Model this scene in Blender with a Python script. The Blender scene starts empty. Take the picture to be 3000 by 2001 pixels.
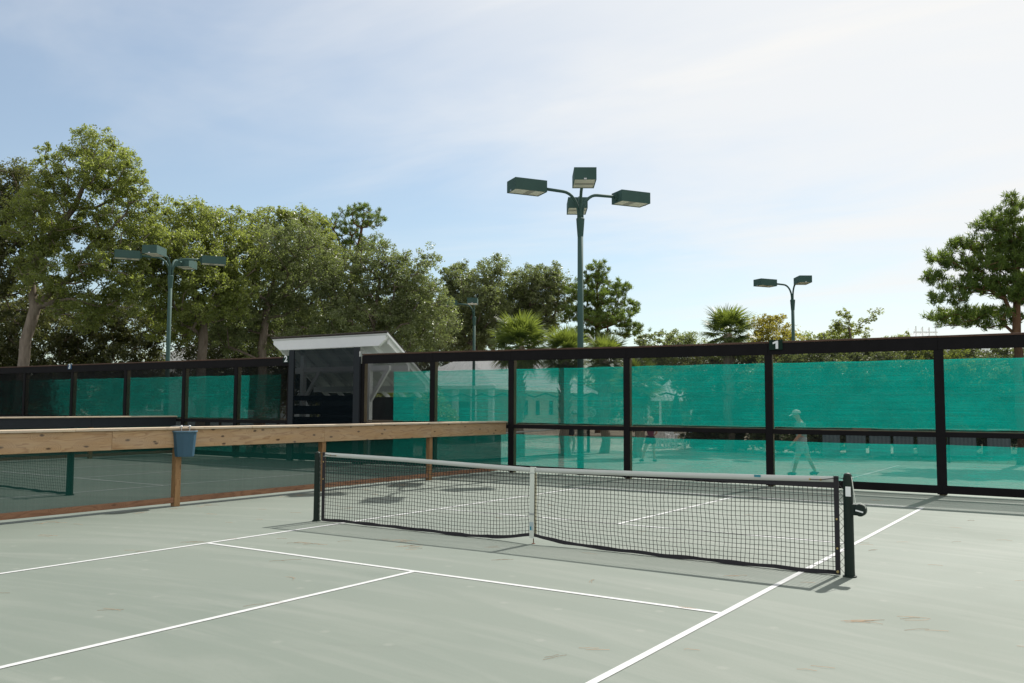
import bpy, bmesh, math, random
import numpy as np
from mathutils import Vector, Matrix
random.seed(7); rng = np.random.default_rng(7)
R = math.radians
SC = bpy.context.scene
COL = SC.collection

# ------------------------------------------------------------------ camera
CAM = np.array([8.548, -8.742, 1.551]); YAW, PITCH, ROLL, FPX = -0.58634, 0.07302, 0.004958, 2622.0
def cam_axes():
    ca, sa, cp, sp = math.cos(YAW), math.sin(YAW), math.cos(PITCH), math.sin(PITCH)
    f = np.array([sa*cp, ca*cp, sp]); r = np.array([ca, -sa, 0.0]); u = np.cross(r, f)
    return r*math.cos(ROLL)+u*math.sin(ROLL), -r*math.sin(ROLL)+u*math.cos(ROLL), f
RX, UP, FW = cam_axes()
cd = bpy.data.cameras.new('camera'); cam = bpy.data.objects.new('camera', cd); COL.objects.link(cam)
cd.sensor_width = 36; cd.sensor_fit = 'HORIZONTAL'; cd.lens = 36*FPX/3000; cd.clip_end = 3000; cd.clip_start = 0.05
M = Matrix.Identity(4)
for i in range(3):
    M[i][0], M[i][1], M[i][2], M[i][3] = RX[i], UP[i], -FW[i], CAM[i]
cam.matrix_world = M
SC.camera = cam

# ------------------------------------------------------------------ sky and sun
SUN_EL, SUN_AZ = R(47.0), R(3.0)
w = bpy.data.worlds.new('World'); SC.world = w; w.use_nodes = True
nt = w.node_tree; nt.nodes.clear()
def N(nt, t, **kw):
    n = nt.nodes.new(t)
    for k, v in kw.items(): setattr(n, k, v)
    return n
out = N(nt, 'ShaderNodeOutputWorld'); bg = N(nt, 'ShaderNodeBackground'); bg.inputs[1].default_value = 0.095
sky = N(nt, 'ShaderNodeTexSky', sky_type='NISHITA', sun_disc=False, sun_elevation=SUN_EL, sun_rotation=SUN_AZ)
sky.altitude = 0; sky.air_density = 1.0; sky.dust_density = 0.75; sky.ozone_density = 1.0
tc = N(nt, 'ShaderNodeTexCoord'); sep = N(nt, 'ShaderNodeSeparateXYZ'); nt.links.new(tc.outputs['Generated'], sep.inputs[0])
mx = N(nt, 'ShaderNodeMath', operation='ADD'); mx.inputs[1].default_value = 0.12; nt.links.new(sep.outputs['Z'], mx.inputs[0])
mz = N(nt, 'ShaderNodeMath', operation='MAXIMUM'); mz.inputs[1].default_value = 0.05; nt.links.new(mx.outputs[0], mz.inputs[0])
def div(o):
    d = N(nt, 'ShaderNodeMath', operation='DIVIDE'); nt.links.new(o, d.inputs[0]); nt.links.new(mz.outputs[0], d.inputs[1]); return d.outputs[0]
cmb = N(nt, 'ShaderNodeCombineXYZ'); nt.links.new(div(sep.outputs['X']), cmb.inputs[0]); nt.links.new(div(sep.outputs['Y']), cmb.inputs[1])
def cloud(scale_xyz, rot, loc, detail, lo, hi, dist=0.6):
    mp = N(nt, 'ShaderNodeMapping'); mp.inputs['Scale'].default_value = scale_xyz; mp.inputs['Rotation'].default_value = (0, 0, rot); mp.inputs['Location'].default_value = loc
    nt.links.new(cmb.outputs[0], mp.inputs[0])
    no = N(nt, 'ShaderNodeTexNoise'); no.inputs['Scale'].default_value = 1.0; no.inputs['Detail'].default_value = detail; no.inputs['Roughness'].default_value = 0.55; no.inputs['Distortion'].default_value = dist
    nt.links.new(mp.outputs[0], no.inputs['Vector'])
    rp = N(nt, 'ShaderNodeMapRange', interpolation_type='SMOOTHSTEP'); rp.inputs[1].default_value = lo; rp.inputs[2].default_value = hi
    nt.links.new(no.outputs[0], rp.inputs[0]); return rp.outputs[0]
def pdir(u, v):
    d = FW*FPX + RX*(u-1500) - UP*(v-1000.5); return d/np.linalg.norm(d)
bn = np.cross(pdir(560, -150), pdir(1750, 560)); bn /= np.linalg.norm(bn)
if bn @ pdir(2600, 200) < 0: bn = -bn
dot = N(nt, 'ShaderNodeVectorMath', operation='DOT_PRODUCT'); nt.links.new(tc.outputs['Generated'], dot.inputs[0]); dot.inputs[1].default_value = tuple(bn)
edge = cloud((0.8, 1.6, 1), R(-50), (1.3, 2.0, 0), 5, 0.0, 1.0, 0.6)
wob = N(nt, 'ShaderNodeMath', operation='MULTIPLY_ADD'); nt.links.new(edge, wob.inputs[0]); wob.inputs[1].default_value = 0.34; wob.inputs[2].default_value = -0.20
sm_ = N(nt, 'ShaderNodeMath', operation='ADD'); nt.links.new(dot.outputs['Value'], sm_.inputs[0]); nt.links.new(wob.outputs[0], sm_.inputs[1])
vr = N(nt, 'ShaderNodeMapRange', interpolation_type='SMOOTHSTEP'); vr.inputs[1].default_value = -0.24; vr.inputs[2].default_value = 0.22; nt.links.new(sm_.outputs[0], vr.inputs[0])
veil = vr.outputs[0]
wisp = cloud((0.5, 2.1, 1), R(-52), (3.1, 0.4, 0), 9, 0.44, 0.70, 1.0)
def math2(op, a, b):
    m = N(nt, 'ShaderNodeMath', operation=op, use_clamp=True)
    for i, v in enumerate((a, b)):
        if isinstance(v, (int, float)): m.inputs[i].default_value = v
        else: nt.links.new(v, m.inputs[i])
    return m.outputs[0]
wv = math2('MULTIPLY', wisp, math2('ADD', math2('MULTIPLY', veil, 0.8), 0.2))
cf = math2('ADD', math2('ADD', math2('MULTIPLY', veil, 0.70), 0.18), math2('MULTIPLY', wv, 0.14))
mixc = N(nt, 'ShaderNodeMix', data_type='RGBA'); nt.links.new(cf, mixc.inputs['Factor']); tint = N(nt, 'ShaderNodeMix', data_type='RGBA', blend_type='MULTIPLY'); tint.inputs['Factor'].default_value = 1.0; tint.inputs['B'].default_value = (0.885, 0.985, 0.985, 1)
nt.links.new(sky.outputs[0], tint.inputs['A']); nt.links.new(tint.outputs['Result'], mixc.inputs['A']); mixc.inputs['B'].default_value = (7.5, 7.5, 7.42, 1)
nt.links.new(mixc.outputs['Result'], bg.inputs[0]); nt.links.new(bg.outputs[0], out.inputs[0])
sd = bpy.data.lights.new('sun', 'SUN'); sd.energy = 4.7; sd.angle = R(0.55); sd.color = (1.0, 0.955, 0.88)
sun = bpy.data.objects.new('sun', sd); COL.objects.link(sun); sun.location = (10, 60, 60)
sdir = Vector((math.sin(SUN_AZ)*math.cos(SUN_EL), math.cos(SUN_AZ)*math.cos(SUN_EL), math.sin(SUN_EL)))
sun.rotation_euler = sdir.to_track_quat('Z', 'Y').to_euler()
SC.view_settings.view_transform = 'Standard'; SC.view_settings.look = 'None'; SC.view_settings.exposure = 0.40; SC.view_settings.gamma = 1
SC.render.engine = 'CYCLES'; SC.cycles.transparent_max_bounces = 40; SC.cycles.max_bounces = 8; SC.cycles.use_denoising = True
SC.cycles.sample_clamp_indirect = 6

# ------------------------------------------------------------------ pixel helpers (directions only; distance is chosen)
def at(u, depth, z=0.0):
    """ground point seen at photo column u, at this distance along the view"""
    f = np.array([FW[0], FW[1], 0]); f /= np.linalg.norm(f); r = np.array([RX[0], RX[1], 0]); r /= np.linalg.norm(r)
    q = CAM + f*depth + r*(u-1500)/FPX*depth
    return Vector((q[0], q[1], z))
def zat(u, v, depth):
    return CAM[2] + depth*(math.tan(PITCH) - (v-1000.5)/FPX) + (u-1500)/FPX*depth*ROLL
def pt(u, v, depth):
    q = at(u, depth); q.z = zat(u, v, depth); return q
VIEWROT = -YAW          # object rotation that turns local X to the right of the picture

# ------------------------------------------------------------------ materials
MATS = {}
def new_mat(name):
    m = bpy.data.materials.new(name); m.use_nodes = True; m.node_tree.nodes.clear(); MATS[name] = m
    return m, m.node_tree
def tex_noise(nt, vec, scale, detail=4, rough=0.55, dist=0.0):
    n = N(nt, 'ShaderNodeTexNoise'); n.inputs['Scale'].default_value = scale; n.inputs['Detail'].default_value = detail; n.inputs['Roughness'].default_value = rough; n.inputs['Distortion'].default_value = dist
    if vec is not None: nt.links.new(vec, n.inputs['Vector'])
    return n.outputs[0]
def mapping(nt, vec, scale, loc=(0, 0, 0), rot=(0, 0, 0)):
    m = N(nt, 'ShaderNodeMapping'); m.inputs['Scale'].default_value = scale; m.inputs['Location'].default_value = loc; m.inputs['Rotation'].default_value = rot
    nt.links.new(vec, m.inputs[0]); return m.outputs[0]
def ramp(nt, fac, stops):
    r = N(nt, 'ShaderNodeValToRGB'); e = r.color_ramp.elements
    while len(e) < len(stops): e.new(0.5)
    for k, (p, c) in enumerate(stops):
        e[k].position = p; e[k].color = (*c, 1) if len(c) == 3 else c
    nt.links.new(fac, r.inputs[0]); return r.outputs[0]
def rng_map(nt, v, a, b, c, d):
    m = N(nt, 'ShaderNodeMapRange'); nt.links.new(v, m.inputs[0])
    for i, x in enumerate((a, b, c, d)): m.inputs[i+1].default_value = x
    return m.outputs[0]
def mixrgb(nt, fac, a, b, blend='MIX'):
    m = N(nt, 'ShaderNodeMix', data_type='RGBA', blend_type=blend)
    for key, v in (('Factor', fac), ('A', a), ('B', b)):
        if isinstance(v, (int, float)): m.inputs[key].default_value = v
        elif isinstance(v, tuple): m.inputs[key].default_value = (*v, 1)
        else: nt.links.new(v, m.inputs[key])
    return m.outputs['Result']
def mth(nt, op, a, b=0.0):
    m = N(nt, 'ShaderNodeMath', operation=op)
    for i, v in enumerate((a, b)):
        if isinstance(v, (int, float)): m.inputs[i].default_value = v
        else: nt.links.new(v, m.inputs[i])
    return m.outputs[0]
def bumpn(nt, h, strength, dist=0.01):
    b = N(nt, 'ShaderNodeBump'); b.inputs['Strength'].default_value = strength; b.inputs['Distance'].default_value = dist
    nt.links.new(h, b.inputs['Height']); return b.outputs[0]
def principled(nt, col, rough=0.7, normal=None, metallic=0.0, spec=0.5):
    b = N(nt, 'ShaderNodeBsdfPrincipled')
    if isinstance(col, tuple): b.inputs['Base Color'].default_value = (*col, 1)
    else: nt.links.new(col, b.inputs['Base Color'])
    if isinstance(rough, (int, float)): b.inputs['Roughness'].default_value = rough
    else: nt.links.new(rough, b.inputs['Roughness'])
    b.inputs['Metallic'].default_value = metallic; b.inputs['Specular IOR Level'].default_value = spec
    if normal is not None: nt.links.new(normal, b.inputs['Normal'])
    return b.outputs[0]
def finish(nt, sh):
    o = N(nt, 'ShaderNodeOutputMaterial'); nt.links.new(sh, o.inputs[0])
def plain(name, col, rough=0.6, var=0.12, scale=6.0, metallic=0.0, spec=0.5, bump=0.0):
    m, nt = new_mat(name); t = N(nt, 'ShaderNodeTexCoord')
    n = tex_noise(nt, t.outputs['Object'], scale, 5)
    c = mixrgb(nt, n, tuple(x*(1-var) for x in col), tuple(min(1, x*(1+var)) for x in col))
    finish(nt, principled(nt, c, rough, bumpn(nt, tex_noise(nt, t.outputs['Object'], scale*12, 3), bump) if bump else None, metallic, spec))
    return m

def mat_court():
    m, nt = new_mat('court_acrylic'); t = N(nt, 'ShaderNodeTexCoord'); P = t.outputs['Object']
    big = tex_noise(nt, P, 0.35, 4, 0.5, 0.4)
    # broad squeegee arcs left by the coating
    sepv = N(nt, 'ShaderNodeVectorMath', operation='DISTANCE'); nt.links.new(P, sepv.inputs[0]); sepv.inputs[1].default_value = (9.0, -16.0, 0)
    rel = N(nt, 'ShaderNodeVectorMath', operation='SUBTRACT'); nt.links.new(P, rel.inputs[0]); rel.inputs[1].default_value = (3.2, -15.0, 0)
    rs_ = N(nt, 'ShaderNodeSeparateXYZ'); nt.links.new(rel.outputs[0], rs_.inputs[0])
    rl_ = N(nt, 'ShaderNodeVectorMath', operation='LENGTH'); nt.links.new(rel.outputs[0], rl_.inputs[0])
    pc = N(nt, 'ShaderNodeCombineXYZ'); nt.links.new(mth(nt, 'MULTIPLY', rl_.outputs['Value'], 2.6), pc.inputs[0]); nt.links.new(mth(nt, 'MULTIPLY', mth(nt, 'ARCTAN2', rs_.outputs[1], rs_.outputs[0]), 3.5), pc.inputs[1])
    arc = tex_noise(nt, pc.outputs[0], 1.0, 6, 0.62, 0.9)
    fine = tex_noise(nt, P, 60, 3, 0.7)
    spk = tex_noise(nt, P, 260, 2, 0.6)
    c = mixrgb(nt, rng_map(nt, big, 0.3, 0.7, 0, 1), (0.140, 0.170, 0.143), (0.164, 0.191, 0.162))
    c = mixrgb(nt, rng_map(nt, arc, 0.46, 0.74, 0, 0.62), c, (0.225, 0.243, 0.215))
    c = mixrgb(nt, rng_map(nt, fine, 0.35, 0.75, 0, 0.18), c, (0.120, 0.136, 0.119))
    stain = tex_noise(nt, P, 0.9, 6, 0.65, 0.8)
    c = mixrgb(nt, rng_map(nt, stain, 0.62, 0.82, 0, 0.35), c, (0.112, 0.128, 0.112))
    # ball marks and scuffs
    bm = N(nt, 'ShaderNodeTexVoronoi', voronoi_dimensions='2D'); bm.inputs['Scale'].default_value = 1.1; nt.links.new(P, bm.inputs['Vector'])
    c = mixrgb(nt, mth(nt, 'MULTIPLY', rng_map(nt, mth(nt, 'ADD', bm.outputs['Distance'], mth(nt, 'MULTIPLY', fine, 0.05)), 0.045, 0.075, 1, 0), 0.30), c, (0.26, 0.27, 0.24))
    sc_ = tex_noise(nt, mapping(nt, P, (2.0, 14, 1), rot=(0, 0, R(35))), 1.0, 3, 0.5, 0.3)
    c = mixrgb(nt, rng_map(nt, sc_, 0.70, 0.80, 0, 0.30), c, (0.09, 0.10, 0.09))
    c = mixrgb(nt, rng_map(nt, spk, 0.35, 0.7, 0, 0.22), c, (0.10, 0.115, 0.10))
    rg = rng_map(nt, big, 0.3, 0.7, 0.62, 0.8)
    h = mth(nt, 'ADD', spk, mth(nt, 'MULTIPLY', fine, 0.6))
    finish(nt, principled(nt, c, rg, bumpn(nt, h, 0.16, 0.004), spec=0.35)); return m
def mat_line():
    m, nt = new_mat('line_paint'); t = N(nt, 'ShaderNodeTexCoord')
    n = tex_noise(nt, t.outputs['Object'], 22, 6, 0.7); n2 = tex_noise(nt, t.outputs['Object'], 160, 2)
    c = mixrgb(nt, rng_map(nt, n, 0.40, 0.74, 0, 0.65), (0.50, 0.51, 0.515), (0.33, 0.35, 0.335))
    finish(nt, principled(nt, c, 0.65, bumpn(nt, n2, 0.15, 0.003), spec=0.3)); return m
def mat_clay():
    m, nt = new_mat('green_clay'); t = N(nt, 'ShaderNodeTexCoord'); P = t.outputs['Object']
    a = tex_noise(nt, P, 0.5, 5, 0.6, 0.5); b = tex_noise(nt, mapping(nt, P, (1, 9, 1)), 1.0, 4)
    c = mixrgb(nt, a, (0.21, 0.262, 0.222), (0.30, 0.345, 0.298)); c = mixrgb(nt, rng_map(nt, b, .45, .7, 0, .5), c, (0.34, 0.38, 0.33))
    finish(nt, principled(nt, c, 0.95, bumpn(nt, tex_noise(nt, P, 90, 3), 0.3, 0.01), spec=0.2)); return m
def mat_wood(name, pale, dark, late, knots=0.9, gray=0.0, rough=0.75):
    m, nt = new_mat(name); t = N(nt, 'ShaderNodeTexCoord'); oi = N(nt, 'ShaderNodeObjectInfo')
    off = N(nt, 'ShaderNodeVectorMath', operation='ADD'); nt.links.new(t.outputs['Object'], off.inputs[0])
    rv = N(nt, 'ShaderNodeCombineXYZ'); nt.links.new(mth(nt, 'MULTIPLY', oi.outputs['Random'], 37.0), rv.inputs[0]); nt.links.new(mth(nt, 'MULTIPLY', oi.outputs['Random'], 11.0), rv.inputs[2])
    nt.links.new(rv.outputs[0], off.inputs[1]); P = off.outputs[0]
    # knots: cells stretched along the board
    kv = N(nt, 'ShaderNodeTexVoronoi', voronoi_dimensions='2D'); kv.inputs['Scale'].default_value = 1.0; kv.inputs['Randomness'].default_value = 1.0
    sw = N(nt, 'ShaderNodeSeparateXYZ'); nt.links.new(P, sw.inputs[0]); cw = N(nt, 'ShaderNodeCombineXYZ')
    nt.links.new(mth(nt, 'MULTIPLY', sw.outputs[0], 2.1), cw.inputs[0]); nt.links.new(mth(nt, 'MULTIPLY', mth(nt, 'ADD', sw.outputs[2], sw.outputs[1]), 4.6), cw.inputs[1])
    nt.links.new(cw.outputs[0], kv.inputs['Vector'])
    kd = kv.outputs['Distance']
    kd = mth(nt, 'ADD', kd, mth(nt, 'MULTIPLY', mth(nt, 'SUBTRACT', tex_noise(nt, P, 14, 3), 0.5), 0.10)); knot = rng_map(nt, kd, 0.04, 0.10, 1, 0); halo = rng_map(nt, kd, 0.08, 0.42, 1, 0)
    warp = mth(nt, 'MULTIPLY', halo, 0.55)
    n1 = tex_noise(nt, mapping(nt, P, (0.9, 6, 6)), 1.0, 3, 0.5)
    ringc = mth(nt, 'MULTIPLY', mth(nt, 'ADD', mth(nt, 'ADD', n1, warp), 0.0), 9.0)
    ring = mth(nt, 'FRACT', ringc)
    ringl = rng_map(nt, ring, 0.55, 0.98, 0, 1)
    fib = tex_noise(nt, mapping(nt, P, (4, 120, 120)), 1.0, 4, 0.6)
    big = tex_noise(nt, mapping(nt, P, (0.7, 2, 2)), 1.0, 3)
    c = mixrgb(nt, rng_map(nt, big, 0.3, 0.7, 0, 1), pale, dark)
    c = mixrgb(nt, mth(nt, 'MULTIPLY', ringl, 0.6), c, late)
    c = mixrgb(nt, rng_map(nt, fib, 0.4, 0.8, 0, 0.35), c, late)
    c = mixrgb(nt, mth(nt, 'MULTIPLY', knot, knots), c, (0.045, 0.022, 0.012))
    if gray: c = mixrgb(nt, mth(nt, 'MULTIPLY', rng_map(nt, tex_noise(nt, mapping(nt, P, (1.2, 10, 10)), 1.0, 5), 0.35, 0.65, 0, 1), gray), c, (0.42, 0.385, 0.34))
    finish(nt, principled(nt, c, rough, bumpn(nt, fib, 0.25, 0.004), spec=0.3)); return m
def mat_mesh(name, col, alpha, streak=0.0, transl=None, horizontal=True, weave=0.0, fwd=None):
    """woven screen: open holes (transparent) plus threads (diffuse, translucent)"""
    m, nt = new_mat(name); t = N(nt, 'ShaderNodeTexCoord'); P = t.outputs['Object']
    tr = N(nt, 'ShaderNodeBsdfTransparent'); df = N(nt, 'ShaderNodeBsdfDiffuse'); tl = N(nt, 'ShaderNodeBsdfTranslucent')
    s = tex_noise(nt, mapping(nt, P, (0.5, 0.5, 24) if horizontal else (40, 40, 0.6)), 1.0, 5, 0.65)
    s2 = tex_noise(nt, mapping(nt, P, (40, 40, 260)), 1.0, 3, 0.7)
    s3 = tex_noise(nt, P, 1.3, 3)
    f = mth(nt, 'ADD', mth(nt, 'MULTIPLY', mth(nt, 'SUBTRACT', s, 0.5), streak), mth(nt, 'MULTIPLY', mth(nt, 'SUBTRACT', s3, 0.5), streak*0.5))
    f = mth(nt, 'ADD', f, mth(nt, 'MULTIPLY', mth(nt, 'SUBTRACT', s2, 0.5), weave))
    a = mth(nt, 'ADD', alpha, f)
    df.inputs[0].default_value = (*col, 1); tl.inputs[0].default_value = (*(transl or col), 1)
    thr = N(nt, 'ShaderNodeMixShader'); thr.inputs[0].default_value = 0.92 if transl else 0.25
    tsock = tl.outputs[0]
    if fwd:     # glossy plastic threads pass much of the light on in a broad forward lobe
        rf_ = N(nt, 'ShaderNodeBsdfRefraction'); rf_.inputs['Color'].default_value = (*fwd, 1); rf_.inputs['Roughness'].default_value = 1.0; rf_.inputs['IOR'].default_value = 1.6
        m2 = N(nt, 'ShaderNodeMixShader'); m2.inputs[0].default_value = 0.04; nt.links.new(tl.outputs[0], m2.inputs[1]); nt.links.new(rf_.outputs[0], m2.inputs[2]); tsock = m2.outputs[0]
    nt.links.new(df.outputs[0], thr.inputs[1]); nt.links.new(tsock, thr.inputs[2])
    mixs = N(nt, 'ShaderNodeMixShader'); nt.links.new(a, mixs.inputs[0]); nt.links.new(tr.outputs[0], mixs.inputs[1]); nt.links.new(thr.outputs[0], mixs.inputs[2])
    finish(nt, mixs.outputs[0]); return m
def mat_leaf(name, c1, c2, tcol, transl=0.4, rough=0.5, spec=0.35):
    m, nt = new_mat(name); g = N(nt, 'ShaderNodeNewGeometry'); t = N(nt, 'ShaderNodeTexCoord')
    rp = g.outputs['Random Per Island']
    n = tex_noise(nt, t.outputs['Object'], 0.55, 3)
    f = mth(nt, 'ADD', mth(nt, 'MULTIPLY', rp, 0.55), mth(nt, 'MULTIPLY', rng_map(nt, n, 0.3, 0.7, 0, 1), 0.45))
    c = mixrgb(nt, f, c1, c2)
    pr = principled(nt, c, rough, spec=spec)
    tl = N(nt, 'ShaderNodeBsdfTranslucent'); nt.links.new(mixrgb(nt, f, tuple(x*0.75 for x in tcol), tcol), tl.inputs[0])
    mixs = N(nt, 'ShaderNodeMixShader'); mixs.inputs[0].default_value = transl
    nt.links.new(pr, mixs.inputs[1]); nt.links.new(tl.outputs[0], mixs.inputs[2]); finish(nt, mixs.outputs[0]); return m
def mat_bark(name, a, b):
    m, nt = new_mat(name); t = N(nt, 'ShaderNodeTexCoord'); P = t.outputs['Object']
    n = tex_noise(nt, mapping(nt, P, (7, 7, 1.6)), 1.0, 6, 0.65, 0.5)
    finish(nt, principled(nt, mixrgb(nt, rng_map(nt, n, .3, .7, 0, 1), a, b), 0.95, bumpn(nt, n, 0.8, 0.05), spec=0.15)); return m
def mat_metal_roof():
    m, nt = new_mat('metal_roof'); t = N(nt, 'ShaderNodeTexCoord')
    n = tex_noise(nt, t.outputs['Object'], 1.2, 5)
    finish(nt, principled(nt, mixrgb(nt, n, (0.60, 0.62, 0.63), (0.72, 0.74, 0.75)), 0.45, metallic=0.0)); return m

C_COURT = mat_court(); C_LINE = mat_line(); C_CLAY = mat_clay()
C_WOOD = mat_wood('pine_board', (0.49, 0.335, 0.19), (0.41, 0.255, 0.125), (0.20, 0.092, 0.035), gray=0.18)
C_CAP = mat_wood('weathered_cap', (0.60, 0.50, 0.37), (0.52, 0.40, 0.27), (0.35, 0.24, 0.14), knots=0.6, gray=0.55)
C_POSTW = mat_wood('post_wood', (0.34, 0.20, 0.095), (0.26, 0.145, 0.065), (0.15, 0.075, 0.03), knots=0.4)
C_KICK = mat_wood('kick_wood', (0.31, 0.165, 0.095), (0.23, 0.115, 0.065), (0.13, 0.06, 0.035), knots=0.5)
C_FPOST = mat_wood('fence_post_wood', (0.30, 0.235, 0.14), (0.24, 0.18, 0.10), (0.14, 0.10, 0.055), knots=0.4)
C_FCAP = mat_wood('fence_cap_wood', (0.115, 0.064, 0.044), (0.080, 0.044, 0.031), (0.045, 0.026, 0.018), knots=0.4)
C_BLACK = plain('black_batten', (0.0105, 0.0095, 0.0105), 0.85, 0.3, 5, spec=0.15)
C_MESHB = mat_mesh('black_mesh', (0.007, 0.009, 0.010), 0.36, 0.08, weave=0.10)
C_STRAND = plain('black_strand', (0.008, 0.009, 0.010), 0.8, 0.2, 5, spec=.2)
C_MESHD = mat_mesh('divider_mesh', (0.007, 0.058, 0.046), 0.77, 0.10, horizontal=False, weave=0.10)
C_MESHN = mat_mesh('gate_mesh', (0.007, 0.011, 0.014), 0.90, 0.05)
C_GREEN = mat_mesh('green_windscreen', (0.002, 0.06, 0.05), 0.52, 0.55, transl=(0.0, 0.42, 0.345), weave=0.34, fwd=(0.0, 0.8, 0.66))
C_NETC = plain('net_cord', (0.012, 0.012, 0.013), 0.8, 0.2, 40)
C_TAPE = plain('net_tape_black', (0.014, 0.012, 0.016), 0.7, 0.3, 12)
C_BAND = plain('net_band_white', (0.52, 0.54, 0.51), 0.7, 0.10, 5, bump=0.1)
C_STRAP = plain('strap_white', (0.66, 0.69, 0.62), 0.75, 0.08, 12, bump=0.1)
C_CREAM = plain('strap_cream', (0.72, 0.68, 0.50), 0.75, 0.08, 12)
C_NPOST = plain('net_post_green', (0.0065, 0.017, 0.012), 0.5, 0.25, 8, spec=.3)
C_STEEL = plain('galvanised_steel', (0.45, 0.46, 0.47), 0.35, 0.15, 20, metallic=0.8)
C_BRASS = plain('brass_grommet', (0.55, 0.42, 0.2), 0.35, 0.1, 20, metallic=0.9)
C_RUST = plain('rusty_iron', (0.13, 0.055, 0.03), 0.9, 0.4, 40)
C_LAMP = plain('lamp_green_paint', (0.044, 0.090, 0.080), 0.7, 0.16, 3, spec=.22)
C_LENS = plain('lamp_lens', (0.62, 0.58, 0.50), 0.35, 0.12, 10)
C_BUCKET = plain('blue_plastic', (0.026, 0.082, 0.130), 0.55, 0.08, 7)
C_WHITE = plain('white_paint', (0.84, 0.85, 0.85), 0.6, 0.06, 3)
C_SIGN = plain('sign_green', (0.010, 0.028, 0.020), 0.8, 0.1, 10, spec=.15)
C_SIGNB = plain('sign_blue', (0.02, 0.075, 0.16), 0.6, 0.1, 10)
C_DIGIT = plain('sign_digit_white', (0.80, 0.82, 0.84), 0.6, 0.03, 10)
C_STICK = plain('teal_print', (0.02, 0.22, 0.28), 0.5, 0.1, 20)
C_NEEDLE = plain('dry_pine_needles', (0.42, 0.265, 0.155), 0.8, 0.4, 3)
C_SHINGLE = plain('roof_shingle', (0.085, 0.072, 0.066), 0.95, 0.45, 9, bump=0.4)
C_SIDING = plain('cream_siding', (0.52, 0.49, 0.40), 0.75, 0.06, 2)
C_PANE = plain('dark_window_glass', (0.02, 0.03, 0.035), 0.12, 0.1, 2)
C_ROOF = mat_metal_roof()
C_PAVE = plain('pavement_concrete', (0.42, 0.385, 0.33), 0.9, 0.12, 0.8, bump=0.2)
C_GROUND = plain('sandy_ground', (0.17, 0.145, 0.095), 0.95, 0.35, 0.3, bump=0.3)
C_SHADEGND = plain('ground_shade_tone', (0.06, 0.075, 0.03), 0.95, 0.3, 1.0)  # dark tone stands in for tree shade on the ground
C_OAK1 = mat_leaf('oak_leaf_grey', (0.078, 0.102, 0.046), (0.185, 0.205, 0.100), (0.29, 0.36, 0.095), 0.45, 0.40, 0.55)
C_OAK2 = mat_leaf('oak_leaf_bright', (0.078, 0.108, 0.030), (0.180, 0.205, 0.070), (0.37, 0.44, 0.075), 0.50, 0.42, 0.55)
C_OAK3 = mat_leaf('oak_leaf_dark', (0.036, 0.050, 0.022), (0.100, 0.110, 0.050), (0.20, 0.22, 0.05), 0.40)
C_PINE = mat_leaf('pine_needle_green', (0.040, 0.078, 0.018), (0.110, 0.155, 0.036), (0.24, 0.34, 0.04), 0.40)
C_PALM = mat_leaf('palm_frond_green', (0.040, 0.080, 0.026), (0.095, 0.135, 0.045), (0.27, 0.34, 0.045), 0.42, 0.4, 0.5)
C_YEL = mat_leaf('yellow_green_leaf', (0.13, 0.14, 0.022), (0.30, 0.24, 0.045), (0.50, 0.46, 0.06), 0.45)
C_BARK = mat_bark('oak_bark', (0.085, 0.066, 0.052), (0.20, 0.165, 0.135))
C_BARKL = mat_bark('pale_oak_bark', (0.12, 0.097, 0.078), (0.27, 0.225, 0.185))
C_BARKP = mat_bark('pine_bark', (0.075, 0.040, 0.025), (0.18, 0.105, 0.065))
C_BARKPALM = mat_bark('palm_bark', (0.13, 0.105, 0.08), (0.30, 0.26, 0.20))

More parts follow.
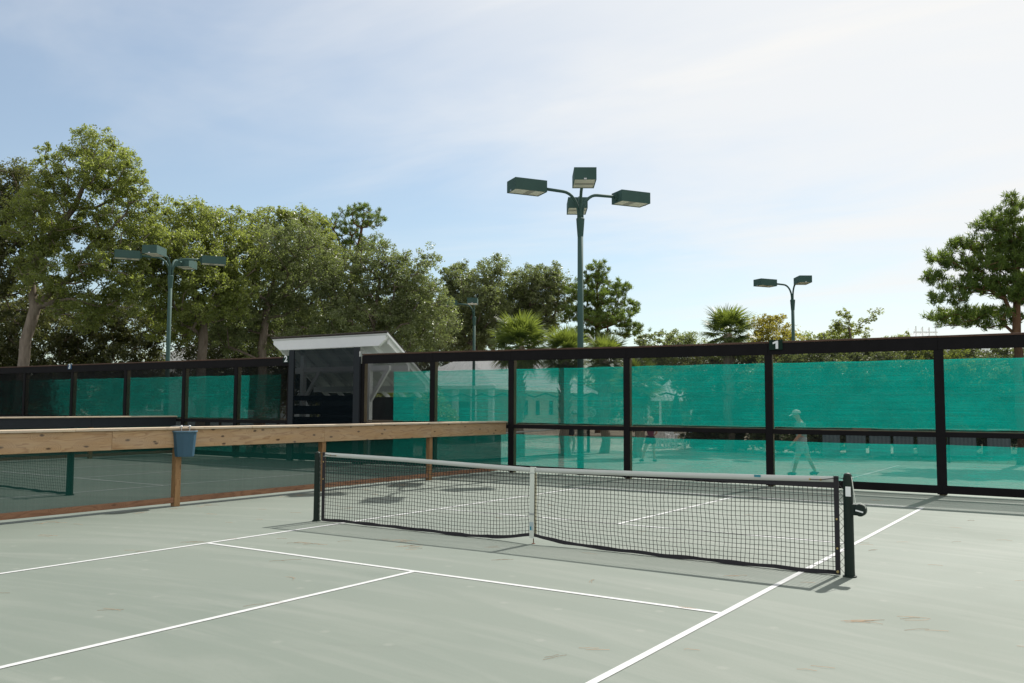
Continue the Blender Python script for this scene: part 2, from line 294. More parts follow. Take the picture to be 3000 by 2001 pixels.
# ------------------------------------------------------------------ builders
class MB:
    def __init__(s): s.v = []; s.f = []
    def add(s, verts, faces):
        o = len(s.v); s.v += [tuple(map(float, q)) for q in verts]; s.f += [tuple(i+o for i in f) for f in faces]; return s
    def box(s, x0, x1, y0, y1, z0, z1):
        return s.add([(x0,y0,z0),(x1,y0,z0),(x1,y1,z0),(x0,y1,z0),(x0,y0,z1),(x1,y0,z1),(x1,y1,z1),(x0,y1,z1)],
                     [(0,3,2,1),(4,5,6,7),(0,1,5,4),(1,2,6,5),(2,3,7,6),(3,0,4,7)])
    def tube(s, pts, rad, n=8, caps=True):
        pts = [Vector(q) for q in pts]; rad = rad if isinstance(rad, (list, tuple)) else [rad]*len(pts)
        rings = []; o = len(s.v); prev = None
        for i, q in enumerate(pts):
            d = (pts[min(i+1, len(pts)-1)] - pts[max(i-1, 0)])
            d = d.normalized() if d.length > 1e-9 else Vector((0, 0, 1))
            if prev is None:
                a = Vector((1, 0, 0)) if abs(d.x) < 0.8 else Vector((0, 1, 0)); a = (a - d*a.dot(d)).normalized()
            else:
                a = prev - d*prev.dot(d); a = a.normalized() if a.length > 1e-6 else prev
            prev = a; b = d.cross(a)
            for k in range(n):
                th = 2*math.pi*(k+0.5)/n
                s.v.append(tuple(q + (a*math.cos(th) + b*math.sin(th))*rad[i]))
        for i in range(len(pts)-1):
            for k in range(n):
                k2 = (k+1) % n; p = o+i*n
                s.f.append((p+k, p+k2, p+n+k2, p+n+k))
        if caps:
            s.f.append(tuple(o+k for k in reversed(range(n)))); e = o+(len(pts)-1)*n; s.f.append(tuple(e+k for k in range(n)))
        return s
    def loft(s, rings, cap0=True, cap1=True):
        o = len(s.v); n = len(rings[0])
        for r in rings: s.v += [tuple(map(float, q)) for q in r]
        for i in range(len(rings)-1):
            for k in range(n):
                k2 = (k+1) % n; s.f.append((o+i*n+k, o+i*n+k2, o+(i+1)*n+k2, o+(i+1)*n+k))
        if cap0: s.f.append(tuple(o+k for k in reversed(range(n))))
        if cap1: e = o+(len(rings)-1)*n; s.f.append(tuple(e+k for k in range(n)))
        return s
    def prism(s, poly, y0, y1):
        """polygon in x,z pushed along y"""
        n = len(poly)
        return s.loft([[(x, y0, z) for x, z in poly], [(x, y1, z) for x, z in poly]])
    def mesh(s, name):
        me = bpy.data.meshes.new(name); me.from_pydata(s.v, [], s.f); me.update(); return me
def obj(name, data, mat=None, parent=None, loc=None, rot=None, smooth=False, bevel=0.0):
    me = data.mesh(name) if isinstance(data, MB) else data
    o = bpy.data.objects.new(name, me); COL.objects.link(o)
    if mat is not None and len(me.materials) == 0: me.materials.append(mat)
    if parent is not None: o.parent = parent
    if loc is not None: o.location = loc
    if rot is not None: o.rotation_euler = rot
    if smooth:
        me.polygons.foreach_set('use_smooth', [True]*len(me.polygons)); me.update()
    if bevel:
        b = o.modifiers.new('bevel', 'BEVEL'); b.width = bevel; b.segments = 2; b.limit_method = 'ANGLE'; b.angle_limit = R(40)
    return o
def tag(o, label=None, cat=None, group=None, kind=None):
    for k, v in (('label', label), ('category', cat), ('group', group), ('kind', kind)):
        if v is not None: o[k] = v
    return o
def thing(name, label, cat, loc=(0, 0, 0), rotz=0.0, group=None):
    o = bpy.data.objects.new(name, None); COL.objects.link(o); o.location = loc; o.rotation_euler = (0, 0, rotz); o.empty_display_size = 0.1
    return tag(o, label, cat, group)
def board(name, a, b, wy, hz, mat, parent, bevel=0.004, top=False):
    """a plank from a to b (ends of its bottom centre line) with its grain along local X"""
    a, b = Vector(a), Vector(b); L = (b-a).length
    mb = MB(); mb.box(0, L, -wy/2, wy/2, 0, hz)
    o = obj(name, mb, mat, parent, bevel=bevel)
    if name in ('top_rail', 'cap_board', 'kick_board', 'mid_batten', 'fascia_board'):
        a = a+Vector((0, 0, random.uniform(-.004, .004))); b = b+Vector((0, 0, random.uniform(-.004, .004)))
    d = (b-a).normalized(); q = d.to_track_quat('X', 'Z'); o.rotation_mode = 'QUATERNION'; o.rotation_quaternion = q; o.location = a
    return o
def post_obj(name, x, y, z0, z1, wx, wy, mat, parent, bevel=0.006):
    mb = MB(); mb.box(0, z1-z0, -wy/2, wy/2, -wx/2, wx/2)
    o = obj(name, mb, mat, parent, loc=(x, y, z0), bevel=bevel); o.rotation_euler = (0, -math.pi/2, 0); return o

# ------------------------------------------------------------------ ground, courts, paint
GZ = -0.27
def sheet(x0, x1, y0, y1, z, n=1):
    mb = MB(); xs = np.linspace(x0, x1, n+1); ys = np.linspace(y0, y1, n+1)
    for i in range(n):
        for j in range(n):
            mb.add([(xs[i], ys[j], z), (xs[i+1], ys[j], z), (xs[i+1], ys[j+1], z), (xs[i], ys[j+1], z)], [(0, 1, 2, 3)])
    return mb
g = obj('ground', sheet(-900, 900, -900, 900, GZ-0.05), C_GROUND); tag(g, 'sandy ground reaching to the horizon around the courts', 'ground', kind='structure')
cs = obj('court_surface', MB().box(-46, 24, -24, 9.36, GZ-0.04, 0.0), C_COURT, bevel=0.01); tag(cs, 'grey green acrylic court surface with scuffs', 'court', kind='structure')
F = 0.3048
def line(x0, x1, y0, y1, z, parent, mat=C_LINE):
    n = max(1, int(max(x1-x0, y1-y0)/0.5)); mb = MB(); lx = (x1-x0) > (y1-y0)
    # slightly ragged painted edge
    P0, P1 = [], []
    for i in range(n+1):
        t = i/n; j0, j1 = random.uniform(-.0015, .0015), random.uniform(-.0015, .0015)
        if lx: P0.append((x0+(x1-x0)*t, y0+j0, z)); P1.append((x0+(x1-x0)*t, y1+j1, z))
        else: P0.append((x1+j0, y0+(y1-y0)*t, z)); P1.append((x0+j1, y0+(y1-y0)*t, z))
    for i in range(n): mb.add([P0[i], P0[i+1], P1[i+1], P1[i]], [(0, 1, 2, 3)])
    return obj('court_line', mb, mat, parent)
lw = 0.055
def pickle(x0):
    for sx in (0, 20*F): line(x0+sx-(lw if sx else 0), x0+sx+(0 if sx else lw), -22*F, 22*F, 0.004, cs)
    for sy in (-22*F, 22*F-lw): line(x0+lw, x0+20*F-lw, sy, sy+lw, 0.004, cs)
    for sy in (-7*F, 7*F-lw): line(x0+lw, x0+20*F-lw, sy, sy+lw, 0.004, cs)
    for a, b in ((-22*F+lw, -7*F), (7*F, 22*F-lw)): line(x0+10*F-lw/2, x0+10*F+lw/2, a, b, 0.004, cs)
pickle(0.0); pickle(-12.8)
clay = obj('tennis_court', sheet(-27, 14, 9.36, 25.2, GZ), C_CLAY); tag(clay, 'green clay tennis court beyond the tall fence', 'court', kind='structure')
NX, NY = -9.0, 16.9; zl = GZ+0.005
for y in (NY-4.115, NY+4.115, NY-5.485, NY+5.485): line(NX-11.885, NX+11.885, y-.025, y+.025, zl, clay)
for x in (NX-11.885, NX+11.885): line(x-.04, x+.04, NY-5.46, NY+5.46, zl+.003, clay)
for x in (NX-6.4, NX+6.4): line(x-.025, x+.025, NY-4.09, NY+4.09, zl+.003, clay)
line(NX-6.37, NX+6.37, NY-.025, NY+.025, zl, clay)
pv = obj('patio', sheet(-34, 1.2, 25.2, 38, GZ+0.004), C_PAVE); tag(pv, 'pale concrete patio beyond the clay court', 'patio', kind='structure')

lw_ = obj('shade_toned_ground', sheet(1.2, 70, 25.2, 80, GZ+0.002), C_SHADEGND); tag(lw_, 'dark ground sheet with tree shade put into its colour beyond the right end of the clay court', 'ground', kind='structure')  # sheet added in place of patio, tree shade put into its colour

# ------------------------------------------------------------------ tall far fence
FY = 9.10
def ftop(x): return float(np.interp(x, [-30, -26.8, -6.4, 1.0, 7.4, 14], [2.99, 2.985, 2.95, 2.885, 2.885, 2.88]))
posts_R = [-8.10, -5.70, -3.30, -0.25, 2.90, 6.02, 9.1, 12.2]
posts_L = [-28.3, -25.15, -21.98, -18.8, -15.7, -13.22, -10.90]
fence = thing('court_fence', 'tall black framed fence with backlit green windscreens behind the court', 'fence', (0, FY, 0))
fence['label'] = 'tall dark fence with backlit green windscreens right of the wide gate'
fence2 = thing('court_fence', 'tall dark fence with shaded green windscreens left of the wide gate', 'fence', (0, FY, 0))
def build_fence(root, posts, gate_side):
    for i, x in enumerate(posts):
        zt = ftop(x)
        post_obj('post', x, 0.055, 0.0, zt-0.05, 0.11, 0.13, C_FPOST, root)
        fr = 0.145 if abs(x-6.02) > .1 else 0.165
        if not (gate_side == i):
            board('post_batten', (x, -0.035, 0.02), (x, -0.035, zt-0.26), 0.03, fr, C_BLACK, root)
            root.children[-1].location.x = x + fr/2; root.children[-1].rotation_euler = (0, 0, 0)
            bo = root.children[-1]; bo.rotation_mode = 'XYZ'; bo.rotation_euler = (0, -math.pi/2, 0); bo.location = (x+fr/2, -0.035, 0.02)
    for i in range(len(posts)-1):
        a, b = posts[i], posts[i+1]
        za, zb = ftop(a), ftop(b)
        board('top_rail', (a, -0.037, za-0.262), (b-0.004, -0.037, zb-0.262), 0.036, 0.225, C_BLACK, root)
        board('cap_board', (a, 0.035, za-0.035), (b-0.003, 0.035, zb-0.035), 0.20, 0.036, C_FCAP, root)
        board('mid_rail', (a+0.058, 0.045, 1.06), (b-0.058, 0.045, 1.06), 0.12, 0.085, C_FPOST, root)
        board('ledger', (a+0.06, 0.165, 1.15), (b-0.06, 0.165, 1.15), 0.045, 0.035, C_CAP, root)
        board('mid_batten', (a+0.075, -0.03, 1.045), (b-0.075, -0.03, 1.045), 0.025, 0.088, C_BLACK, root)
        board('kick_board', (a, -0.039, 0.035), (b-0.004, -0.039, 0.035), 0.035, 0.145, C_BLACK, root)
        n = 8; mb = MB()
        def sh(x0, x1, z0, z1, y, sag=0.0, wav=0.004, nx=10, nz=6):
            m_ = MB(); g_ = [[(x0+(x1-x0)*p/nx, y+random.uniform(-wav, wav), (z0(x0+(x1-x0)*p/nx) if callable(z0) else z0)*(1-q/nz)+(z1(x0+(x1-x0)*p/nx) if callable(z1) else z1)*q/nz + sag*math.sin(math.pi*p/nx)*(-1)) for q in range(nz+1)] for p in range(nx+1)]
            for p in range(nx):
                for q in range(nz): m_.add([g_[p][q], g_[p+1][q], g_[p+1][q+1], g_[p][q+1]], [(0, 1, 2, 3)])
            return m_
        obj('black_mesh_panel', sh(a+.01, b-.01, 0.17, lambda x: ftop(x)-0.2, -0.016), C_MESHB, root)
        sp_, sw_, sdp = .008, 0.0006, .00150; st = MB(); k_ = int((b-a-.02)/sp_); xs_ = a+.01+sp_*np.arange(k_)
        for x in xs_:      # upright threads added over-deep, shaped to darken bays seen at a slant
            zt_ = ftop(x)-.2; st.add([(x-sw_, -.0165-sdp, .17), (x+sw_, -.0165-sdp, .17), (x+sw_, -.0165+sdp, .17), (x-sw_, -.0165+sdp, .17), (x-sw_, -.0165-sdp, zt_), (x+sw_, -.0165-sdp, zt_), (x+sw_, -.0165+sdp, zt_), (x-sw_, -.0165+sdp, zt_)], [(0, 1, 5, 4), (1, 2, 6, 5), (2, 3, 7, 6), (3, 0, 4, 7)])
        so = obj('slant_shade_threads', st, C_STRAND, root); so['kind'] = 'stuff'
        ga, gb = a, b
        if root is fence and i == 0: ga = a+0.95
        if root is fence2 and i == len(posts)-2: gb = b-0.55
        obj('upper_windscreen', sh(ga+.01, gb-.01, 1.10, 2.455, 0.135, 0.012, .009), C_GREEN, root)
        hm_ = MB(); hx = np.linspace(ga+.012, gb-.012, 25)
        for p in range(24): hm_.add([(hx[p], .129, 2.43+.006*math.sin(hx[p]*6)), (hx[p+1], .129, 2.43+.006*math.sin(hx[p+1]*6)), (hx[p+1], .129, 2.462+.006*math.sin(hx[p+1]*5)), (hx[p], .129, 2.462+.006*math.sin(hx[p]*5))], [(0, 1, 2, 3)])
        obj('screen_hem', hm_, C_GREEN, root)
        obj('lower_windscreen', sh(ga+.01, gb-.01, 0.06, 0.905, 0.139, 0.016, .009), C_GREEN, root)
build_fence(fence, posts_R, -1); build_fence(fence2, posts_L, -1)

# tall gate panel between the two fences
gate = thing('gate_panel', 'tall near black mesh gate panel rising above the fence before the white shelter', 'gate', (0, FY-0.09, 0))
gx0, gx1, gzt = -10.87, -8.16, 3.15
board('frame_post', (gx0+.09, 0, 0.02), (gx0+.09, 0, gzt-.01), 0.05, 0.2, C_MESHN if 0 else plain('gate_frame_dark', (0.011, 0.015, 0.020), 0.85, 0.2, 4), gate)
GF = MATS['gate_frame_dark']
gp = gate.children[0]; gp.rotation_mode = 'XYZ'; gp.rotation_euler = (0, -math.pi/2, 0); gp.location = (gx0+.2, 0, 0.02)
gp2 = gp.copy(); COL.objects.link(gp2); gp2.location = (gx1, 0, 0.02)
for z, h in ((1.70, 0.14), (1.32, 0.24), (0.95, 0.30), (0.05, 0.18)): board('cross_rail', (gx0+.2, 0.01, z), (gx1-.2, 0.01, z), 0.04, h, GF, gate)
board('top_hem', (gx0-.02, 0, gzt-.03), (gx1+.05, 0, gzt-.035), 0.06, 0.05, GF, gate)
obj('gate_mesh', MB().add([(gx0+.2, -.012, .05), (gx1-.2, -.012, .05), (gx1-.2, -.012, gzt-.02), (gx0+.2, -.012, gzt-.02)], [(0, 1, 2, 3)]), C_MESHN, gate)
board('edge_trim', (gx1+.012, 0.0, 0.1), (gx1+.012, 0.0, 3.02), 0.02, 0.02, C_WHITE, gate)
et = gate.children[-1]; et.rotation_mode = 'XYZ'; et.rotation_euler = (0, -math.pi/2, 0); et.location = (gx1+.03, 0, 0.1)

# ------------------------------------------------------------------ number signs
def text_mesh(s, size, name):
    c = bpy.data.curves.new(name, 'FONT'); c.body = s; c.size = size; c.extrude = 0.002; c.offset = size*0.028; c.align_x = 'CENTER'; c.align_y = 'CENTER'
    o = bpy.data.objects.new(name, c); COL.objects.link(o)
    dg = bpy.context.evaluated_depsgraph_get(); me = bpy.data.meshes.new_from_object(o.evaluated_get(dg)); bpy.data.objects.remove(o); return me
def sign(s, x, z, wd, h, mat, label, fs):
    t = thing('number_sign', label, 'sign', (x, FY-0.068, z), group=None)
    obj('plate', MB().box(-wd/2, wd/2, -0.012, 0.012, -h/2, h/2), mat, t, bevel=0.003)
    if s == '1':
        k = fs/.25; obj('digit', MB().prism([(k*x_, k*z_) for x_, z_ in ((.0, -.08), (.05, -.08), (.05, .08), (.014, .08), (-.058, .050), (-.058, .012), (.0, .032))], -.0175, -.0135), C_DIGIT, t)
    else: obj('digit', text_mesh(s, fs, 'digit'), C_DIGIT, t, loc=(0.0, -0.0155, 0.0), rot=(math.pi/2, 0, 0)).scale = (1.12, .95, 1)
sign('1', 3.07, 2.815, 0.27, 0.20, C_SIGN, 'small dark green sign with a white number 1 on the fence', 0.25)
sign('2', -11.03, 2.885, 0.24, 0.20, C_SIGN, 'small dark green sign with a white number 2 beside the gate', 0.25)
sign('3', -22.1, 2.905, 0.22, 0.19, C_SIGNB, 'small blue sign with a white number 3 far along the fence', 0.24)

# ------------------------------------------------------------------ wooden dividers
def divider(x, ys, y_end, y_start, label, cloth=False):
    t = thing('divider_fence', label, 'fence', (x, 0, 0))
    for y in ys: post_obj('post', 0, y, 0.0, 0.95 if 0 else 1.17, 0.10, 0.10, C_POSTW, t)
    fx_ = 0.071
    cuts = [y_start] + [y for y in ys if y_start+1 < y < y_end-0.5] + [y_end]
    k = 0
    seams = [y_start, -4.3, -1.15, 3.05, 6.15, y_end]
    for a, b in zip(seams[:-1], seams[1:]):
        board('fascia_board', (fx_, a+.002, 0.905), (fx_, b-.002, 0.905), 0.038, 0.272, GF if cloth else C_WOOD, t, 0.005)
        board('back_fascia_board', (-fx_, a+.002, 0.905), (-fx_, b-.002, 0.905), 0.038, 0.272, C_WOOD, t, 0.005)
    caps = [y_start, -5.4, -1.72, 1.35, 4.35, y_end+0.02]
    for i, (a, b) in enumerate(zip(caps[:-1], caps[1:])):
        board('cap_board', (0.005+0.006*(i % 2), a+.0015, 1.178+0.003*(i % 2)), (0.005, b-.0015, 1.178+0.003*((i+1) % 2)), 0.235, 0.038, C_CAP, t, 0.006)
    for a, b in zip(cuts[:-1], cuts[1:]):
        a2 = a+.053 if a in ys else a; b2 = b-.053 if b in ys else b
        board('kick_board', (0.012, a2, 0.058), (0.012, b2, 0.058), 0.04, 0.085, C_KICK, t, 0.004)
    m = MB(); ny = 40
    g_ = [[(-0.054+random.uniform(-.003, .003), y_start+(y_end-y_start)*p/ny, 0.07+(0.92-0.07)*q/3) for q in range(4)] for p in range(ny+1)]
    for p in range(ny):
        for q in range(3): m.add([g_[p][q], g_[p+1][q], g_[p+1][q+1], g_[p][q+1]], [(0, 1, 2, 3)])
    obj('mesh_screen', m, C_MESHD, t)
    return t
divider(-3.47, [-6.3, -3.15, 0.0, 3.08, 6.2], 8.98, -9.5, 'low wooden divider fence with dark mesh and the blue bucket on it')
divider(-16.0, [-6.3, -3.15, 0.0, 3.08, 6.2], 8.98, -9.5, 'low wooden divider fence far left beyond the second court', True)

# blue bucket on hooks
bk = thing('hanging_bucket', 'blue plastic bucket hanging by two hooks on the wooden divider', 'bucket', (-3.30, 0.045, 0.765))
def bring(sx, sy, z, ch=0.35):
    # flat back towards the rail (-x), bevelled front corners
    return [(-sx, -sy, z), (-sx*0.1, -sy*1.0, z), (sx*0.75, -sy*0.62, z), (sx, -sy*0.30, z), (sx, sy*0.30, z), (sx*0.75, sy*0.62, z), (-sx*0.1, sy*1.0, z), (-sx, sy, z)]
mb = MB(); mb.loft([bring(.075, .145, 0), bring(.078, .150, .02), bring(.105, .19, .385), bring(.099, .184, .385), bring(.072, .14, .02)], True, True)
obj('bucket_body', mb, C_BUCKET, bk, bevel=0.004)
mb = MB(); mb.loft([bring(.104, .189, .372), bring(.120, .206, .376), bring(.120, .206, .394), bring(.100, .186, .396)], False, False)
obj('rim', mb, plain('blue_plastic_rim', (0.075, 0.15, 0.21), 0.5, 0.05, 6), bk, bevel=0.003)
for y in (-0.075, 0.075):
    mb = MB(); mb.tube([(-.30, y, .455), (-.17, y, .464), (-.045, y, .462), (-.036, y, .445), (-.036, y, .37), (-.05, y, .33), (-.085, y, .325), (-.095, y, .36)], 0.006, 8)
    obj('hook', mb, C_STEEL, bk, smooth=True)
    obj('hook_knob', MB().tube([(-.05, y, .463), (-.03, y, .463), (-.02, y, .458)], [.013, .016, .008], 10), C_WHITE, bk, smooth=True)

# ------------------------------------------------------------------ nets
def net(root, x0, x1, tops, bots, ncol, nrow, band=True, seed=3, r=0.0031, cell=None):
    rg = np.random.default_rng(seed)
    top = lambda x: float(np.interp(x, [q[0] for q in tops], [q[1] for q in tops]))
    bot = lambda x: float(np.interp(x, [q[0] for q in bots], [q[1] for q in bots]))
    bh = 0.053
    gx = np.linspace(x0, x1, ncol); P = np.zeros((ncol, nrow, 3))
    ph = rg.uniform(0, 6, 4)
    colj = np.cumsum(rg.normal(0, .0028, ncol)); colj -= np.linspace(colj[0], colj[-1], ncol)
    for i, x in enumerate(gx):
        zt, zb = top(x)-bh+.01, bot(x)+.022
        for j in range(nrow):
            f = j/(nrow-1)
            e = min(1, 6*min(i/(ncol-1), 1-i/(ncol-1)))
            dx = (colj[i]*(f*(1-f)*4) + .006*math.sin(9*f+ph[0]+x*2.1)*math.sin(math.pi*f) + rg.normal(0, .0016)) * e
            P[i, j] = (x+dx, .010*math.sin(x*2.2+ph[1])*math.sin(math.pi*f)+rg.normal(0, .0015), zb+(zt-zb)*f + rg.normal(0, .0014)*e + .004*math.sin(x*7+ph[2])*math.sin(math.pi*f))
    mb = MB()
    for i in range(ncol): mb.tube([P[i, j] for j in range(nrow)], r, 4, False)
    for j in range(nrow): mb.tube([P[i, j] for i in range(ncol)], r, 4, False)
    mesh_o = obj('net_mesh', mb, C_NETC, root); mesh_o['kind'] = 'stuff'
    xs = np.linspace(x0-.01, x1+.01, 90)
    def ribbon(zlo, zhi, th, wob=0.0):
        m_ = MB(); rings = []
        for x in xs:
            y = wob*math.sin(x*5+1)*.5 + rg.normal(0, wob*.3); a, b = zlo(x), zhi(x)
            rings.append([(x, y-th, a), (x, y+th, a), (x, y+th*.5, b), (x, y-th*.5, b)])
        return m_.loft(rings)
    if band:
        ob = obj('white_band', ribbon(lambda x: top(x)-bh, lambda x: top(x), .008, .002), C_BAND, root)
    else:
        obj('dark_band', ribbon(lambda x: top(x)-bh, lambda x: top(x), .008, .002), C_TAPE, root)
    obj('bottom_tape', ribbon(lambda x: bot(x)-.006+.004*math.sin(x*9), lambda x: bot(x)+.030+.004*math.sin(x*13+1), .010, .012), C_TAPE, root)
    for x in (x0, x1):
        obj('side_tape', MB().box(x-.022, x+.022, -.008, .008, bot(x)-.004, top(x)+.004), C_TAPE, root)
    return top, bot
T1 = [(-.31, .925), (1.1, .906), (2.13, .880), (3.03, .858), (4.63, .880), (5.86, .904), (6.42, .916)]
B1 = [(-.31, .020), (.55, .022), (1.12, .017), (2.14, .008), (2.52, .022), (2.8, .055), (3.03, .090), (3.22, .070), (3.46, .036), (3.9, .020), (4.63, .010), (5.85, .012), (6.42, .012)]
nt1 = thing('court_net', 'low black court net with white top band in the foreground', 'net', (0, 0, 0))
top1, bot1 = net(nt1, -.30, 6.40, T1, B1, 152, 19)
# black tape peeling out under the band at the right end
rings = []
for i in range(30):
    x = 4.7 + (6.39-4.7)*i/29; d = .004 + .050*(i/29)
    rings.append([(x, -.006, top1(x)-.056-d), (x, .006, top1(x)-.056-d), (x, .004, top1(x)-.050), (x, -.004, top1(x)-.050)])
obj('loose_black_tape', MB().loft(rings), C_TAPE, nt1)
def net_post(root, x, h, rad):
    prof = [(0.0, rad*1.45), (.012, rad*1.45), (.013, rad*1.1), (.06, rad*1.06), (h-.10, rad), (h-.045, rad), (h-.044, rad*.88), (h-.02, rad*.86), (h-.006, rad*.6), (h, .002)]
    obj('post', MB().tube([(x, 0, z) for z, _ in prof], [r_ for _, r_ in prof], 20), C_NPOST, root, smooth=False, bevel=0)
    o = root.children[-1]
    for p_ in o.data.polygons: p_.use_smooth = True
    return o
net_post(nt1, -.418, .935, .040); net_post(nt1, 6.505, .955, .043)
# lacing cord zigzag at both ends
for s_, xa, xb in ((0, -.33, -.378), (1, 6.425, 6.462)):
    pts = []
    for k in range(25):
        z = .03 + .85*k/24; pts.append((xa if k % 2 else xb, -.012+.004*math.sin(k), z+random.uniform(-.008, .008)))
    obj('lacing_cord', MB().tube(pts, .0028, 5), C_NETC, nt1)
for x, zs in ((-.30, (.80, .57)), (6.40, (.52, .25, .035))):
    for z in zs: obj('grommet', MB().tube([(x, -.0095, z), (x, -.013, z)], [.011, .008], 12), C_BRASS, nt1)
for x, sgn in ((-.17, -1), (6.16, 1)):
    for dx in (0, .10): obj('grommet', MB().tube([(x+dx, -.0085, .885-.006*sgn), (x+dx, -.012, .885-.006*sgn)], [.011, .008], 12), C_BRASS, nt1)
    e = -.37 if sgn < 0 else 6.47
    q = [(x, -.016, .885-.006*sgn), (x+.10, -.016, .885-.006*sgn)]
    if sgn > 0: q += [(e-.05, -.014, .905), (e, -.01, .90)]
    else: q = [(e, -.01, .925), (-.22, -.014, .895)] + q
    obj('tie_cord', MB().tube(q, .0035, 6), C_NETC, nt1)
obj('band_logo', MB().box(5.62, 5.685, -.0092, -.0086, .875, .898), C_STICK, nt1)
obj('bottom_anchor_clip', MB().tube([(6.40, -.012, .035), (6.40, -.016, .035)], [.014, .01], 10), C_BRASS, nt1)
# reel with cord on the right post
rl = thing('net_winder', 'dark green net winder hanging on the right net post', 'winder', (6.505, 0, .60)); rl.scale = (.85, .85, .92)
mb = MB(); ring = lambda r_, y: [(.13+r_*math.cos(a), y, .02+r_*math.sin(a)) for a in np.linspace(0, 2*math.pi, 20, endpoint=False)]
mb.loft([ring(.05, -.055), ring(.062, -.045), ring(.062, .03), ring(.05, .04)])
obj('drum_cover', mb, C_NPOST, rl, bevel=.003)
obj('mount_block', MB().box(.03, .10, -.035, .035, -.035, .075), C_NPOST, rl, bevel=.006)
obj('name_strip', MB().add([(.085, -.0565, .012), (.165, -.0565, -.004), (.167, -.0565, .010), (.087, -.0565, .026)], [(0, 1, 2, 3)]), C_WHITE, rl)
obj('cord', MB().tube([(.005, -.0, .355), (.045, -.02, .345), (.07, -.04, .20), (.085, -.045, .085), (.14, -.05, .092), (.185, -.05, .07), (.19, -.04, .045), (.16, -.03, .05)], .0045, 6), C_STRAP, rl, smooth=True)
stk = obj('post_sticker', MB().box(-.012, .035, -.0455, -.0450, .74, .83), C_WHITE, nt1); stk.location = (6.505, 0, 0)
# centre strap
cst = thing('centre_strap', 'white centre strap pulling the net down to a rusty floor anchor', 'strap', (3.035, 0, 0))
prof = [(.062, -.018), (.10, -.019), (.34, -.0185), (.60, -.018), (.80, -.0175), (.845, -.013), (.868, -.008)]
mb = MB(); mb.loft([[(-.030+.006*z, y-.0025, z), (.030+.006*z, y-.0025, z), (.030+.006*z, y, z), (-.030+.006*z, y, z)] for z, y in prof]); obj('front_webbing', mb, C_STRAP, cst)
mb = MB(); mb.loft([[(-.006, .014, z), (.044, .014, z), (.044, .017, z), (-.006, .017, z)] for z in (.075, .4, .8)]); obj('back_webbing', mb, C_CREAM, cst)
mb = MB(); mb.box(-.028, .040, -.012, .012, .8585, .866); obj('top_loop', mb, C_STRAP, cst)
obj('buckle', MB().box(-.034, .036, -.0245, -.021, .325, .345), C_STEEL, cst, bevel=.002)
obj('top_buckle', MB().box(-.032, .036, -.0225, -.0195, .795, .802), C_STEEL, cst, bevel=.001)
obj('printed_patch', MB().box(-.026, .022, -.0222, -.0216, .15, .245), plain('pale_blue_print', (.42, .50, .52), .6, .05, 30), cst)
obj('printed_logo', MB().box(-.022, -.002, -.0230, -.0224, .155, .195), C_STICK, cst)
obj('anchor_rod', MB().tube([(.012, 0, 0.0), (.014, 0, .03), (.012, -.002, .068)], .0055, 6), C_RUST, cst)
obj('anchor_plate', MB().tube([(.012, 0, 0.001), (.012, 0, .006)], [.022, .018], 14), C_RUST, cst)
# second court's net (left)
nt2 = thing('court_net', 'black court net of the second court behind the divider mesh', 'net', (-12.8, 0, 0))
T2 = [(-.31, .91), (3.05, .86), (6.42, .90)]; B2 = [(-.31, .02), (3.0, .07), (4, .03), (5.5, .012), (6.42, .02)]
net(nt2, -.30, 6.36, T2, B2, 120, 17, band=False, seed=9, r=.0024)
net_post(nt2, -.41, .92, .043)
net_post(nt2, 6.42, .93, .055)
obj('steel_sleeve', MB().tube([(6.42, 0, .80), (6.42, 0, .97)], .05, 14), C_STEEL, nt2)
obj('crank', MB().tube([(6.46, -.02, .80), (6.53, -.04, .80), (6.54, -.05, .77), (6.60, -.06, .79)], [.03, .03, .012, .01], 10), C_STEEL, nt2)
# tennis net beyond the fence
tn = thing('tennis_net', 'tennis net with white tape on the clay court beyond the fence', 'net', (NX, NY-6.4, GZ), R(90))
TT = [(0, 1.07), (6.4, .93), (12.8, 1.07)]; TB = [(0, .02), (6.4, .03), (12.8, .02)]
net(tn, .06, 12.74, TT, TB, 110, 13, seed=5, r=.003)
net_post(tn, 0, 1.08, .05); net_post(tn, 12.8, 1.08, .06)

# ------------------------------------------------------------------ lamps
def lamp_meshes():
    z0 = 6.08
    arm = []
    for k in range(9):
        a = math.pi/2*k/8; arm.append((.05+.42*(1-math.cos(a)), 0, z0+.12+.50*math.sin(a)))
    arm = [(.05, 0, z0-.02)] + arm + [(1.02, 0, z0+.635)]
    am = MB().tube(arm, .036, 10).mesh('arm')
    L, W, H = .82, .50, .265; z = z0+.50
    hb = MB()
    outer = [(1.02, -W/2), (1.02+L, -W/2), (1.02+L, W/2), (1.02, W/2)]; t = .018
    inner = [(1.02+t, -W/2+t), (1.02+L-t, -W/2+t), (1.02+L-t, W/2-t), (1.02+t, W/2-t)]
    hb.loft([[(x, y, z+.02) for x, y in inner], [(x, y, z) for x, y in inner], [(x, y, z) for x, y in outer], [(x, y, z+H) for x, y in outer]], False, True)
    hm = hb.mesh('lamp_head')
    ln = MB().box(1.02+t, 1.02+L-t, -W/2+t, W/2-t, z+.012, z+.02).mesh('lens')
    hb = None
    rf = MB().box(1.30, 1.45, -W/2+t+.02, W/2-t-.02, z+.006, z+.0115).mesh('lens_bar')
    return am, hm, ln, rf
AM, HM, LM, RM = lamp_meshes()
for m_, c_ in ((AM, C_LAMP), (HM, C_LAMP), (LM, C_LENS), (RM, plain('lens_bar', (.30, .28, .25), .5, .1, 8))): m_.materials.append(c_)
KM = MB().box(.955, 1.019, -.055, .055, 6.08+.555, 6.08+.715).mesh('knuckle'); KM.materials.append(C_LAMP)
